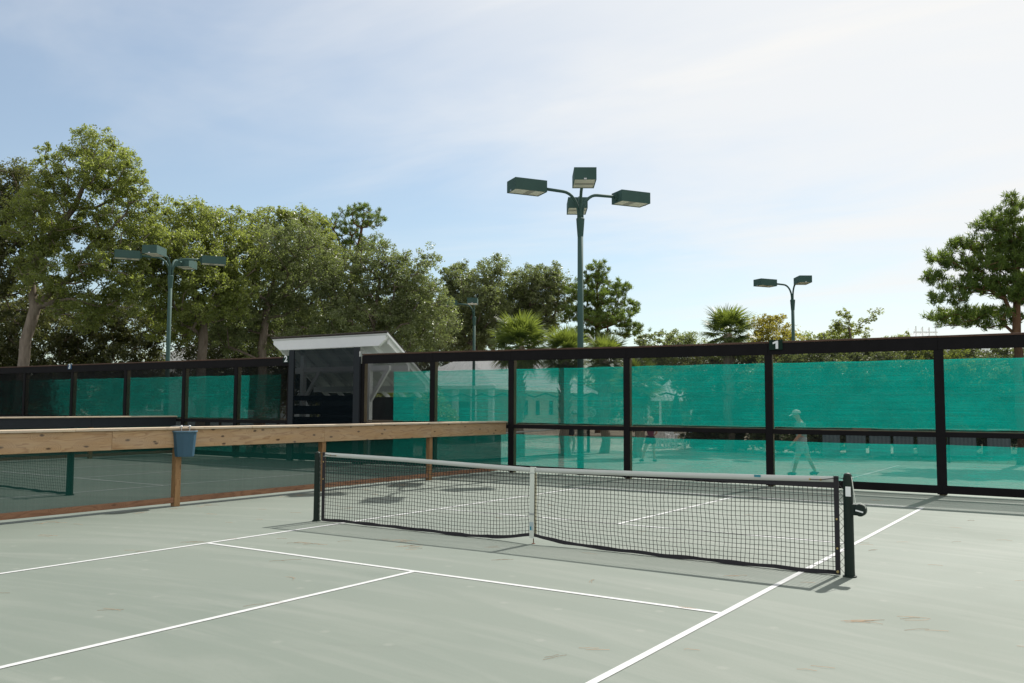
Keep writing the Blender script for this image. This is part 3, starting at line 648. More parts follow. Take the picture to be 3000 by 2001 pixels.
DM = MB().box(1.842, 1.856, -.03, .03, 6.08+.50, 6.08+.53).mesh('door_latch'); DM.materials.append(C_STEEL)
AM.polygons.foreach_set('use_smooth', [True]*len(AM.polygons))
def lamp(loc, dirs, label, dz=0.0):
    t = thing('court_lamp', label, 'lamp post', loc, group='floodlight posts around the courts')
    h = 6.10
    obj('pole', MB().tube([(0, 0, GZ-loc[2] if 0 else 0), (0, 0, 3), (0, 0, h-.25)], [.080, .074, .068], 18), C_LAMP, t, smooth=True)
    obj('collar', MB().tube([(0, 0, h-.42), (0, 0, h-.35), (0, 0, h), (0, 0, h+.02)], [.072, .078, .105, .085], 12), C_LAMP, t)
    for a in dirs:
        ar = obj('arm', AM, None, t, rot=(0, 0, a))
        hd = obj('lamp_head', HM, None, t, rot=(0, 0, a))
        obj('lens', LM, None, hd); obj('lens_bar', RM, None, hd); obj('knuckle', KM, None, hd); obj('door_latch', DM, None, hd)
    return t
A_ = math.atan2(1.2, .77); four = [A_, -A_, math.pi-A_, math.pi+A_]; two = [-A_, math.pi+A_]
lamp((-1.97, 10.07, GZ), four, 'large green floodlight post with four box heads just behind the fence')
lamp((-18.94, 10.76, GZ), four, 'green floodlight post with four box heads before the left oaks')
lamp((-18.25, 28.1, GZ), two, 'small distant green floodlight post with two heads left of the palms')
lamp((-2.39, 29.16, GZ), two, 'distant green floodlight post with two heads against open sky on the right')
for o in list(COL.objects):
    if o.name.startswith('court_lamp') and o.parent is None: o.scale = (1, 1, (6.10+.27+.02)/6.10)

# ------------------------------------------------------------------ vegetation
def leaf_mesh(name, centres, normals, ups, lens, wids):
    """one rhombic, slightly folded leaf blade per centre"""
    n = len(centres)
    nrm = normals/np.maximum(np.linalg.norm(normals, axis=1, keepdims=True), 1e-6)
    up = ups - nrm*(ups*nrm).sum(1, keepdims=True); up /= np.maximum(np.linalg.norm(up, axis=1, keepdims=True), 1e-6)
    sd_ = np.cross(nrm, up)
    L = lens[:, None]; Wd = wids[:, None]
    v = np.empty((n, 4, 3)); v[:, 0] = centres-up*L*.5; v[:, 1] = centres+sd_*Wd*.5+nrm*Wd*.12; v[:, 2] = centres+up*L*.5; v[:, 3] = centres-sd_*Wd*.5+nrm*Wd*.12
    me = bpy.data.meshes.new(name); me.vertices.add(n*4); me.vertices.foreach_set('co', v.reshape(-1))
    me.loops.add(n*4); me.loops.foreach_set('vertex_index', np.arange(n*4)); me.polygons.add(n)
    me.polygons.foreach_set('loop_start', np.arange(n)*4)
    me.update(calc_edges=True); me.validate(); return me
def unit(rg, n):
    v = rg.normal(size=(n, 3)); return v/np.linalg.norm(v, axis=1, keepdims=True)
CL_SCALE = [None]
def clusters_in(rg, lobes, n, spacing, shell=0.35):
    pts = []; scl = []; vol = np.array([l[3]*l[4]*l[5] for l in lobes])**.75; pr = vol/vol.sum(); tries = 0
    while len(pts) < n and tries < n*40:
        tries += 1; l = lobes[rg.choice(len(lobes), p=pr)]
        d = unit(rg, 1)[0]; rr = (shell+(1-shell)*rg.random())**.6; sc_ = 1.0
        if rg.random() < .14: rr = rg.uniform(1.0, 1.22); sc_ = .6
        q = np.array([l[0]+d[0]*l[3]*rr, l[1]+d[1]*l[4]*rr, l[2]+d[2]*l[5]*rr])
        if pts and np.min(np.linalg.norm(np.array(pts)-q, axis=1)) < spacing: continue
        pts.append(q); scl.append(sc_)
    CL_SCALE[0] = np.array(scl); return np.array(pts)
def skeleton(rg, path, pts, droop=0.12):
    """join each leaf cluster to the nearest wood, nearer clusters first"""
    nodes = [np.array(q, float) for q in path]; par = [-1]+list(range(len(path)-1)); dist = [0.0]
    for i in range(1, len(nodes)): dist.append(dist[-1]+np.linalg.norm(nodes[i]-nodes[i-1]))
    start = max(1, int(len(path)*.35))
    order = np.argsort(np.linalg.norm(pts-nodes[-1], axis=1)*.5 + np.linalg.norm(pts-nodes[start], axis=1)*.5)
    usable = list(range(start, len(nodes))); ends = []
    for k in order:
        q = pts[k]; arr = np.array([nodes[i] for i in usable]); d = np.linalg.norm(arr-q, axis=1)
        cost = d + 0.22*np.array([dist[i] for i in usable]) + np.where(arr[:, 2] > q[2]+.3, .8, 0)
        j = usable[int(np.argmin(cost))]; a = nodes[j]; L = np.linalg.norm(q-a)
        ns = max(1, int(L/0.7)); last = j
        side = unit(rg, 1)[0]*L*.10
        for s in range(1, ns+1):
            t = s/ns; w_ = a*(1-t)+q*t + side*math.sin(math.pi*t) + np.array([0, 0, -droop*L*math.sin(math.pi*t)*.5]) + (rg.normal(0, .05, 3) if s < ns else 0)
            nodes.append(w_); par.append(last); dist.append(dist[last]+np.linalg.norm(w_-nodes[last])); last = len(nodes)-1; usable.append(last)
        ends.append(last)
    cnt = [0.0]*len(nodes)
    for e in ends: cnt[e] += 1
    for i in range(len(nodes)-1, 0, -1):
        if par[i] >= 0: cnt[par[i]] += cnt[i]
    return nodes, par, cnt
def wood_mesh(nodes, par, cnt, r0, npath, taper=0.5, rmin=0.012):
    mx = max(cnt); rad = [max(rmin, r0*(c/mx)**taper) if mx else r0 for c in cnt]
    mb = MB(); rad[0] *= 1.25
    kids = {}
    for i, p in enumerate(par):
        if p >= 0: kids.setdefault(p, []).append(i)
    done = set(); stack = [(0, -1)]
    while stack:
        i, p = stack.pop()
        chain = [i]; 
        while True:
            ks = kids.get(chain[-1], [])
            if not ks: break
            best = max(ks, key=lambda k: cnt[k])
            for k in ks:
                if k != best: stack.append((k, chain[-1]))
            chain.append(best)
        pts = ([nodes[p]] if p >= 0 else []) + [nodes[c] for c in chain]
        rs = ([min(rad[p], rad[chain[0]]*1.25)] if p >= 0 else []) + [rad[c] for c in chain]
        if len(pts) > 1: mb.tube([tuple(q) for q in pts], rs, 6 if rs[0] > .05 else 4, False)
    return mb.mesh('wood')
def foliage(rg, pts, crad, per, llen, lwid, up_bias=0.5, flat=0.75, style='oak'):
    C, Nn, U, Ls, Ws = [], [], [], [], []
    S_ = CL_SCALE[0] if CL_SCALE[0] is not None and len(CL_SCALE[0]) == len(pts) else np.ones(len(pts))
    for q, s_ in zip(pts, S_):
        n = max(4, int(per*rg.uniform(.55, 1.35)*s_**1.3)); r = crad*rg.uniform(.6, 1.25)*s_; n = int(n*(2.5 if style == 'oak' else 1))
        if style == 'pine':
            nt_ = max(2, n//26)
            for _ in range(nt_):
                d0 = unit(rg, 1)[0]*r*rg.random()**.5; d0[2] *= flat*.6; c0 = q+d0
                ax = unit(rg, 1)[0]*.8; ax[2] = abs(ax[2])+.55; ax /= np.linalg.norm(ax)
                m = 26; d = unit(rg, m)*.75+ax; d /= np.linalg.norm(d, axis=1, keepdims=True)
                l = llen*rg.uniform(.7, 1.2, m)
                C.append(c0+d*l[:, None]*.55+ax*rg.uniform(-.06, .10, m)[:, None]); U.append(d); Nn.append(unit(rg, m)); Ls.append(l); Ws.append(lwid*rg.uniform(.7, 1.3, m))
        else:
            # several short sprays per cluster keep the outline uneven
            ns = rg.integers(4, 8); sc = q + unit(rg, ns)*r*.75*np.array([1, 1, flat]); sr = r*rg.uniform(.28, .55, ns)
            w_ = rg.integers(0, ns, n); d = unit(rg, n)*(rg.random(n)[:, None]**.45)
            C.append(sc[w_]+d*sr[w_][:, None]*np.array([1, 1, .8]))
            nn = unit(rg, n)+d*.5+np.array([0, 0, up_bias]); Nn.append(nn); U.append(unit(rg, n)+np.array([0, 0, -.2])); Ls.append(llen*.64*rg.uniform(.6, 1.35, n)); Ws.append(lwid*.66*rg.uniform(.6, 1.3, n))
    return np.concatenate(C), np.concatenate(Nn), np.concatenate(U), np.concatenate(Ls), np.concatenate(Ws)
def tree(name, label, cat, depth, base_u, trunk, lobes, ncl, per, leaf, bark, crad=.62, llen=.17, lwid=.10, r0=.2, style='oak', spacing=.42, seed=1, flat=.75, group=None, droop=.12, shell=.35, extra=None):
    """trunk and crown outlines are read in photo pixels at the tree's own distance, then built as round volumes in metres"""
    rg = np.random.default_rng(seed); root = at(base_u, depth, GZ-.05); k = depth/FPX
    t = thing(name, label, cat, root, group=group)
    rv = Vector((RX[0], RX[1], 0)).normalized(); fv = Vector((FW[0], FW[1], 0)).normalized()
    def loc(u, v, dd=0.0):
        q = pt(u, v, depth) + fv*dd - root; return np.array(q)
    path = [np.array([0, 0, 0.])]
    for q in trunk:
        path.append(loc(*q))
    fine = [path[0]]
    for a, b in zip(path[:-1], path[1:]):
        n = max(1, int(np.linalg.norm(b-a)/.6))
        for s in range(1, n+1): fine.append(a+(b-a)*s/n + (rg.normal(0, .025, 3) if s < n else 0))
    lb = []
    for l in lobes:
        u, v, ru, rvv = l[:4]; dd = l[4] if len(l) > 4 else rg.uniform(-.5, .5)*ru*k; rd = (l[5] if len(l) > 5 else (ru+rvv)/2)*k
        c = loc(u, v, dd); rr = ru*k
        lb.append((c[0], c[1], c[2], (rr+rd)/2, (rr+rd)/2, rvv*k))
    pts = clusters_in(rg, lb, ncl, spacing, shell)
    keep = CL_SCALE[0]; nodes, par, cnt = skeleton(rg, fine, pts, droop); CL_SCALE[0] = keep
    wm = wood_mesh(nodes, par, cnt, r0, len(fine)); wm.name = 'trunk'
    obj('trunk', wm, bark, t, smooth=True)
    obj('crown', leaf_mesh('crown', *foliage(rg, pts, crad, per, llen, lwid, flat=flat, style=style)), leaf, t)
    return t
LO = 'oaks behind the courts'
tree('oak_tree', 'tall feathery oak at far left with forked pale trunk', 'tree', 36.5, 55, [(70, 1000), (95, 900), (75, 800), (130, 700), (200, 600), (240, 480)],
     [(240, 425, 75, 60), (170, 500, 95, 75), (330, 510, 95, 80), (400, 590, 60, 60), (140, 640, 120, 90), (300, 660, 120, 85), (400, 720, 55, 70), (330, 800, 100, 75), (180, 800, 120, 80), (390, 860, 60, 50), (250, 900, 90, 50)],
     330, 120, C_OAK2, C_BARKL, .62, .17, .085, .24, seed=11, spacing=.38, group=LO, shell=.25)
tree('oak_tree', 'dark brownish oak cut by the left edge of the view', 'tree', 38, -60, [(-50, 900), (-20, 750), (0, 650)],
     [(0, 530, 90, 75), (-80, 640, 110, 110), (60, 660, 90, 90), (-20, 800, 130, 90), (60, 900, 90, 70)], 210, 120, C_OAK3, C_BARK, .66, .18, .10, .26, seed=12, group=LO)
tree('oak_tree', 'broad yellow green oak behind the left four head lamp', 'tree', 40, 590, [(590, 950), (560, 850), (570, 760)],
     [(540, 640, 85, 60), (470, 690, 70, 75), (640, 680, 90, 65), (560, 760, 150, 80), (680, 760, 80, 80), (450, 830, 70, 70), (600, 870, 150, 80), (500, 940, 90, 60)], 290, 125, C_OAK2, C_BARK, .70, .18, .10, .22, seed=13, group=LO)
tree('oak_tree', 'dense grey green oak between the left lamp and the shelter', 'tree', 42, 760, [(770, 980), (780, 880), (800, 800)],
     [(700, 830, 110, 80), (800, 740, 90, 70), (870, 700, 70, 55), (850, 820, 120, 90), (680, 930, 110, 70), (820, 930, 120, 70), (930, 790, 70, 70), (720, 1010, 110, 45), (900, 990, 90, 50)], 280, 130, C_OAK1, C_BARK, .66, .17, .085, .22, seed=14, group=LO)
tree('oak_tree', 'bright topped oak standing behind the dense grey one', 'tree', 49, 850, [(850, 900), (830, 750)],
     [(800, 660, 75, 45), (870, 655, 80, 40), (920, 690, 50, 45), (740, 700, 70, 50), (880, 760, 120, 70)], 150, 120, C_OAK2, C_BARK, .75, .20, .11, .2, seed=15, group=LO)
tree('pine_tree', 'dark green pine top rising above the oaks', 'tree', 52, 1010, [(1020, 850), (1035, 760), (1050, 680), (1060, 620)],
     [(1050, 625, 60, 28), (1000, 655, 55, 26), (1085, 650, 40, 22), (950, 690, 45, 28), (1100, 705, 28, 14), (1020, 700, 40, 22), (1060, 735, 40, 18), (980, 745, 60, 30)], 130, 105, C_PINE, C_BARKP, .38, .28, .034, .17, style='pine', seed=16, spacing=.46)
tree('oak_tree', 'rounded grey green oak right behind the white shelter', 'tree', 42, 1090, [(1090, 960), (1100, 880), (1110, 820)],
     [(1090, 770, 90, 60), (1180, 800, 80, 70), (1020, 840, 90, 80), (1140, 880, 110, 80), (1240, 880, 60, 70), (1030, 950, 100, 60), (1180, 970, 90, 70), (1270, 960, 45, 60), (1250, 750, 35, 20), (1240, 1010, 60, 40), (1100, 1020, 90, 45)], 300, 130, C_OAK1, C_BARK, .66, .17, .085, .22, seed=17, group=LO)
tree('oak_tree', 'grey oak with upswept tops behind the small distant lamp', 'tree', 66, 1380, [(1380, 960), (1375, 880)],
     [(1340, 810, 45, 45), (1395, 860, 80, 60), (1445, 790, 30, 45), (1310, 900, 60, 60), (1420, 920, 80, 60), (1370, 980, 100, 50)], 250, 120, C_OAK1, C_BARK, .78, .24, .12, .24, seed=18, group=LO)
tree('oak_tree', 'grey green oak behind the cabbage palms', 'tree', 68, 1560, [(1560, 960), (1560, 900)],
     [(1540, 835, 75, 40), (1610, 830, 40, 50), (1500, 890, 70, 50), (1590, 910, 80, 55), (1640, 860, 30, 45), (1540, 960, 100, 40)], 260, 120, C_OAK1, C_BARK, .78, .24, .12, .24, seed=19, group=LO)
tree('pine_tree', 'layered green pine behind the main lamp pole', 'tree', 66, 1752, [(1752, 960), (1752, 880), (1752, 800)],
     [(1752, 790, 35, 22), (1745, 825, 65, 22), (1810, 850, 45, 20), (1700, 860, 50, 22), (1770, 880, 80, 22), (1840, 905, 45, 20), (1690, 920, 55, 24), (1770, 940, 100, 24), (1840, 970, 45, 22), (1720, 985, 70, 24)], 340, 110, C_PINE, C_BARKP, .46, .34, .044, .2, style='pine', seed=20, spacing=.40)
tree('pine_tree', 'large dark pine cut by the right edge of the view', 'tree', 30, 2985, [(2985, 930), (2990, 800), (2985, 680), (2995, 560)],
     [(2992, 590, 22, 30), (2900, 660, 50, 22), (2960, 640, 50, 25), (2840, 715, 45, 22), (2920, 720, 80, 28), (2780, 765, 55, 22), (2880, 780, 90, 26), (2970, 760, 60, 40), (2750, 815, 40, 18), (2850, 840, 90, 26), (2950, 850, 70, 35), (2780, 880, 55, 18), (2830, 930, 90, 24), (2930, 930, 80, 30), (2990, 690, 50, 40), (3060, 720, 90, 70), (3070, 850, 90, 60)], 520, 120, C_PINE, C_BARKP, .33, .22, .028, .15, style='pine', seed=21, spacing=.22)
# low growth seen over and through the fence
def bush(label, depth, u, lobes, ncl, per, leaf, seed, crad=.5, llen=.15, lwid=.085, r0=.06, name='shrub', group=None, trunk_v=None, spacing=.3, shell=.3):
    vb = trunk_v or lobes[0][1]+lobes[0][3]*.4
    return tree(name, label, 'shrub', depth, u, [(u, vb)], lobes, ncl, per, leaf, C_BARK, crad, llen, lwid, r0, seed=seed, spacing=spacing, group=group, shell=shell)
UG = 'undergrowth below the left trees'
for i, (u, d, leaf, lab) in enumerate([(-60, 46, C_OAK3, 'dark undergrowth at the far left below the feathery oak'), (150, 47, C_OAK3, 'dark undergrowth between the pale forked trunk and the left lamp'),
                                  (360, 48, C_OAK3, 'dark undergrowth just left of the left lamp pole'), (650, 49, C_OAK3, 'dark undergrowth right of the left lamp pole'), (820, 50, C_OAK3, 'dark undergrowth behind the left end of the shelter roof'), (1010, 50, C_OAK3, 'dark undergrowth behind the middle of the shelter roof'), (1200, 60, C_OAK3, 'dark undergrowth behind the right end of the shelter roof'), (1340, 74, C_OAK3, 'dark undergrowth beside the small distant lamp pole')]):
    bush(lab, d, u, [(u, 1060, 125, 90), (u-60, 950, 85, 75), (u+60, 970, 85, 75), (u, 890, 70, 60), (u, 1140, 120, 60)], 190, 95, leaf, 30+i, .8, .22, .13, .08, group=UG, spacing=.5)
bush('low green treetops behind the fence right of the pine', 62, 1950, [(1900, 995, 42, 16), (1960, 988, 38, 20), (2020, 998, 36, 14), (1990, 1040, 130, 40), (1900, 1050, 80, 40), (2040, 1110, 90, 50), (1930, 1110, 90, 50)], 170, 100, C_OAK1, 50, .7, .22, .12)
bush('yellow green flowering shrub between the palm and the distant lamp', 40, 2255, [(2230, 955, 40, 28), (2285, 960, 38, 30), (2250, 995, 70, 30), (2310, 990, 25, 22), (2260, 1060, 80, 50)], 120, 75, C_YEL, 51, .42, .13, .085)
bush('bright yellow green low treetop over the fence', 44, 2430, [(2420, 985, 50, 9), (2480, 983, 40, 9), (2350, 990, 22, 14), (2450, 1045, 110, 40)], 110, 85, C_OAK2, 52, .45, .15, .09)
tree('young_tree', 'young tree with two thin leafy leaders above the fence', 'tree', 38, 2500, [(2500, 1010), (2490, 960)],
     [(2470, 940, 22, 34), (2455, 965, 26, 18), (2510, 960, 25, 14), (2545, 935, 22, 14), (2570, 912, 14, 10), (2535, 975, 30, 12)], 62, 22, C_OAK2, C_BARK, .20, .13, .07, .045, seed=53, spacing=.13)
bush('small olive treetop left of the far white rooftop rail', 46, 2625, [(2600, 992, 20, 10), (2640, 988, 18, 12), (2620, 1040, 55, 35)], 50, 70, C_OAK2, 54, .4, .15, .085)
HB = 'sunlit shrubs beyond the clay court'
for i, (u, d, leaf, lab) in enumerate([(2130, 39, C_OAK3, 'leafy tree through the screen behind the orange pole'), (2330, 36, C_OAK1, 'leafy tree through the screen behind the capped player'), (2520, 36, C_OAK1, 'leafy tree through the screen left of the last visible post'), (2700, 36, C_OAK2, 'sunlit tree through the screen at the last visible post'), (2880, 36, C_OAK1, 'leafy tree through the screen in the rightmost bay'), (3060, 36, C_OAK1, 'leafy tree at the right edge of the rightmost bay')]):
    bush(lab, d, u, [(u, 1085, 120, 60), (u-50, 1120, 100, 60), (u+60, 1140, 100, 60), (u, 1205, 130, 55), (u+20, 1060, 90, 40), (u-20, 1262, 140, 42), (u+70, 1255, 90, 40)], 230, 100, leaf, 60+i, .6, .19, .11, .08, group=HB, spacing=.4)
for i, (u, d, lab) in enumerate([(1150, 34, 'rounded hedge bush left of the palms seen through the screen'), (1245, 33, 'small hedge bush before the porch columns')]):
    bush(lab, d, u, [(u, 1195, 60, 60), (u-50, 1220, 50, 50), (u+40, 1230, 50, 50), (u, 1260, 80, 40)], 90, 90, C_OAK2, 70+i, .4, .13, .08, .05, spacing=.25)

# cabbage palms: trunk and each fan frond
def frond_mesh(seed, nseg=40, L=1.0, pet=.70):
    rg = np.random.default_rng(seed); v, f = [], []
    def quad(a, b, c, d): o = len(v); v.extend([a, b, c, d]); f.append((o, o+1, o+2, o+3))
    # petiole as a thin strip pair
    n = 6; w_ = .018
    pz = lambda t: -.10*t*t
    for i in range(n):
        a, b = i/n*pet, (i+1)/n*pet
        quad((a, -w_, pz(a)), (b, -w_, pz(b)), (b, w_, pz(b)), (a, w_, pz(a))); quad((a, 0, pz(a)-w_), (b, 0, pz(b)-w_), (b, 0, pz(b)+w_), (a, 0, pz(a)+w_))
    for k in range(nseg):
        th = R(-125)+R(250)*k/(nseg-1)+rg.normal(0, .02); l = L*(1-.30*abs(th)/R(125))*rg.uniform(.88, 1.08)
        d = np.array([math.cos(th), math.sin(th), 0]); s = np.array([-math.sin(th), math.cos(th), 0]); o = np.array([pet, 0, pz(pet)])
        dr = rg.uniform(.18, .55); fold = .045
        prev = None
        for j, (t, wd) in enumerate([(.02, .008), (.3, .020), (.62, .017), (.85, .009), (1.0, .001)]):
            c = o + d*l*t*(1-.12*t*t*dr) + np.array([0, 0, -.10*abs(math.sin(th))*t - dr*l*max(0, t-.45)**1.6 + .04*math.sin(k*2.1)*t])
            cur = (c-s*wd*1.3, c+np.array([0, 0, wd*.6]), c+s*wd*1.3)
            if prev is not None:
                quad(tuple(prev[0]), tuple(cur[0]), tuple(cur[1]), tuple(prev[1])); quad(tuple(prev[1]), tuple(cur[1]), tuple(cur[2]), tuple(prev[2]))
            prev = cur
    me = bpy.data.meshes.new('frond'); me.from_pydata(v, [], f); me.materials.append(C_PALM); me.update(); return me
FRONDS = [frond_mesh(s) for s in range(5)]
def palm(label, u, depth, v_top, nfr, seed, scale=1.0, ms=FRONDS, trunk_r=.17, group='cabbage palms behind the fence'):
    rg = random.Random(seed); root = at(u, depth, GZ-.05); h = zat(u, v_top, depth)-root.z
    t = thing('palm_tree', label, 'palm', root, rotz=rg.uniform(0, 6), group=group)
    mb = MB(); pts = [(.05*math.sin(i), .05*math.cos(i*1.3), h*i/14) for i in range(15)]
    mb.tube(pts, [trunk_r*(1.25 if i == 0 else 1.0+.12*(i % 2)) for i in range(15)], 12); obj('trunk', mb, C_BARKPALM, t)
    bm_ = MB()
    for i in range(46):     # old leaf boots criss-crossing the upper trunk
        a = i*2.4; z = h*.35+h*.62*i/46; r_ = trunk_r*1.02
        bm_.tube([(r_*math.cos(a), r_*math.sin(a), z), (r_*1.35*math.cos(a+.18), r_*1.35*math.sin(a+.18), z+.12), (r_*1.75*math.cos(a+.28), r_*1.75*math.sin(a+.28), z+.24)], [.05, .035, .012], 4)
    o = obj('leaf_boots', bm_, C_BARKPALM, t)
    for i in range(nfr):
        a = i*2.39996+rg.uniform(-.2, .2); f = i/(nfr-1)
        el = R(82)-R(135)*f**.9+rg.uniform(-.12, .12)
        o = obj('frond', ms[rg.randrange(len(ms))], None, t, loc=(.06*math.cos(a), .06*math.sin(a), h-.12+.25*(1-f)))
        o.rotation_mode = 'XYZ'; s = scale*rg.uniform(.85, 1.1); o.scale = (s, s, s)
        q = Matrix.Rotation(a, 4, 'Z') @ Matrix.Rotation(-el, 4, 'Y') @ Matrix.Rotation(rg.uniform(-.4, .4), 4, 'X')
        o.rotation_euler = q.to_euler()
    return t
palm('large cabbage palm left of the main lamp pole', 1522, 33, 1015, 48, 1, .80)
palm('cabbage palm close beside the left of the main lamp pole', 1655, 34, 1042, 40, 2, .72)
palm('cabbage palm close beside the right of the main lamp pole', 1772, 36, 1052, 38, 3, .70)
palm('cabbage palm hidden low behind the post right of the pole', 1870, 33, 1120, 28, 5, .7)
palm('single cabbage palm left of the yellow shrub and distant lamp', 2135, 37, 978, 40, 4, .80)

# far woodland closing the view
rg = np.random.default_rng(99); C_ = []
for i in range(520):
    u = rg.uniform(-900, 3900); d = rg.uniform(85, 120); q = at(u, d); C_.append((q.x, q.y, rg.uniform(.3, 3.8+1.2*math.sin(u*.011))))
fw = obj('far_woodland', leaf_mesh('far_woodland', *foliage(rg, np.array(C_), 2.2, 70, .75, .5)), C_OAK3); tag(fw, 'far dark woodland along the horizon behind everything', 'woodland', kind='stuff')

# ------------------------------------------------------------------ white shelter behind the gate
sh_ = thing('open_shelter', 'white open shelter with sloping shingled roof behind the gate panel', 'shelter', (-10.4, 10.0, GZ))
zo = -GZ
def rz_(y): return 3.55+zo - .70*(y-0.0)      # roof underside line, y from the front edge
x0, x1, yb = -2.32, 2.36, 2.25
mb = MB(); mb.loft([[(x0, 0, rz_(0)), (x0, yb, rz_(yb)), (x0, yb, rz_(yb)+.03), (x0, -.02, rz_(0)+.03)], [(x1, 0, rz_(0)), (x1, yb, rz_(yb)), (x1, yb, rz_(yb)+.03), (x1, -.02, rz_(0)+.03)]]); obj('roof_deck', mb, C_WHITE, sh_)
mb0 = []
nco, ncl_ = 9, 26
for r_ in range(nco):
    for c_ in range(ncl_):
        ya = -.05+(yb+.08)*r_/nco; yb_ = -.05+(yb+.08)*(r_+1)/nco+.03; xa = x0-.04+(x1-x0+.08)*(c_+.0)/ncl_; xb = xa+(x1-x0+.08)/ncl_-.008
        mb0.append((xa, xb, ya, yb_, r_, c_))
sm = MB()
Ls = (x1-x0+.08)/ncl_-.008; ly = (yb+.08)/nco+.03
sme = MB().loft([[(0, 0, 0), (Ls, 0, 0), (Ls, 0, .022), (0, 0, .022)], [(0, ly, -.70*ly+.012), (Ls, ly, -.70*ly+.012), (Ls, ly, -.70*ly+.022), (0, ly, -.70*ly+.022)]]).mesh('shingle'); sme.materials.append(C_SHINGLE)
for xa, xb, ya, yb_, r_, c_ in mb0:
    o = obj('shingle', sme, None, sh_, loc=(xa, ya, rz_(ya)+.034+.004*((r_+c_) % 2)+random.uniform(0, .006)))
# front beam with chamfered ends
bz = rz_(0)-.19
mb = MB().prism([(x0+.02, bz+.17), (x0+.02, bz+.06), (x0+.30, bz-.12), (x1-.36, bz-.12), (x1-.10, bz+.06), (x1-.10, bz+.17)], .02, .12); obj('front_beam', mb, C_WHITE, sh_, bevel=.006)
for i in range(8):
    xr = x0+.12+(x1-x0-.24)*i/7
    mb = MB(); h = .16
    prof = [(.14, rz_(.14)-.005), (.14, rz_(.14)-h), (yb-.02, rz_(yb-.02)-h*.9), (yb+.12, rz_(yb+.12)-h*.45), (yb+.16, rz_(yb+.16)-.02), (yb+.10, rz_(yb+.10)-.004)]
    mb.loft([[(xr-.03, y, z) for y, z in prof], [(xr+.03, y, z) for y, z in prof]]); obj('rafter', mb, C_WHITE, sh_, bevel=.005)
for y_ in (.95, 1.75): board('purlin', (x0+.03, y_, rz_(y_)-.33), (x1-.03, y_, rz_(y_)-.33), .07, .17, C_WHITE, sh_)
mb = MB(); mb.loft([[(x1-.005, -.03, rz_(0)-.02), (x1+.02, -.03, rz_(0)-.02), (x1+.02, -.03, rz_(0)+.05), (x1-.005, -.03, rz_(0)+.05)], [(x1-.005, yb+.06, rz_(yb)-.06), (x1+.02, yb+.06, rz_(yb)-.06), (x1+.02, yb+.06, rz_(yb)+.01), (x1-.005, yb+.06, rz_(yb)+.01)]]); obj('rake_trim', mb, C_WHITE, sh_)
for xp in (-1.42, 1.28):
    obj('post', MB().box(xp-.07, xp+.07, .38, .52, 0, rz_(.45)-.15), C_WHITE, sh_, bevel=.008)
    obj('knee_brace', MB().prism([(xp+.07, 1.93), (xp+.07, 2.10), (xp+.66, 2.90), (xp+.80, 2.90)], .41, .49), C_WHITE, sh_, bevel=.005)
board('tie_beam', (x0+.3, .45, 2.84), (x1-.3, .45, 2.84), .09, .14, C_WHITE, sh_)
board('bench_seat', (-1.3, 1.1, .42), (1.2, 1.1, .42), .38, .04, C_POSTW, sh_)
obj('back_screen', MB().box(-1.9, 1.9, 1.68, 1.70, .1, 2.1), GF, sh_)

# ------------------------------------------------------------------ hip roofed clubhouse
bang = -R(33.6)+R(23)   # yaw of the long wall
cb = at(1452, 45, GZ); club = thing('clubhouse', 'clubhouse with pale metal hip roof and white porch columns', 'building', cb, rotz=R(10.6))
# local: x to the left along the front is negative, y goes back along the right wall
Wd_, Dp_, ez, rzz = 6.0, 17.0, 2.87, 4.60
ov = .0
A0 = (0, 0, ez); B0 = (-Wd_, 0, ez); C0 = (-Wd_, Dp_, ez); D0 = (0, Dp_, ez)
R1 = (-Wd_/2, Wd_/2, rzz); R2 = (-Wd_/2, Dp_-Wd_/2, rzz)
rf = obj('roof', MB().add([A0, B0, C0, D0, R1, R2], [(0, 4, 1), (0, 3, 5, 4), (3, 2, 5), (2, 1, 4, 5), (0, 1, 2, 3)]), C_ROOF, club)
seam = MB()
def seam_line(a, b, up=.035): seam.tube([tuple(Vector(a)+Vector((0, 0, up))), tuple(Vector(b)+Vector((0, 0, up)))], .022, 4)
nS = 13
for i in range(1, nS):
    x = -Wd_*i/nS; top = min(-x, Wd_+x); zt = ez+(rzz-ez)*top/(Wd_/2)
    o = MB().tube([(x, -.02, ez+.02), (x, top, zt+.02)], .028, 4); obj('roof_seam', o, C_ROOF, rf)
for i in range(1, 40):
    y = Dp_*i/40; run = min(Wd_/2, y, Dp_-y); zt = ez+(rzz-ez)*run/(Wd_/2)
    obj('roof_seam', MB().tube([(.02, y, ez+.02), (-run, y, zt+.02)], .028, 4), C_ROOF, rf)
obj('fascia', MB().box(-Wd_-.03, .03, -.03, .0, ez-.16, ez+.02).box(.0, .03, .0, Dp_, ez-.16, ez+.02), C_WHITE, club)
sdg = obj('wall', MB().box(-Wd_+.6, -.6, 3.2, Dp_-.6, 0, ez-.01).box(-1.2, -.5, 3.3, Dp_-.7, 0, ez-.012), C_SIDING, club)
for i in range(14):
    z = .12+i*.185
    obj('siding_board', MB().loft([[(-.5, 3.3, z), (-.478, 3.3, z), (-.492, 3.3, z+.18), (-.5, 3.3, z+.18)], [(-.5, Dp_-.7, z), (-.478, Dp_-.7, z), (-.492, Dp_-.7, z+.18), (-.5, Dp_-.7, z+.18)]]), C_SIDING, club)
for y in (5.2, 7.0, 9.2, 12.2):
    wn = obj('window', MB().box(-.50, -.455, y-.42, y+.42, 1.25, 2.30), C_SIDING, club)
    obj('pane', MB().box(-.456, -.445, y-.30, y+.30, 1.36, 2.2), C_PANE, wn)
for i in range(6):
    x = -.45-i*1.02; obj('porch_column', MB().box(x-.13, x+.13, .4, .66, 0, ez-.17), C_WHITE, club, bevel=.01)
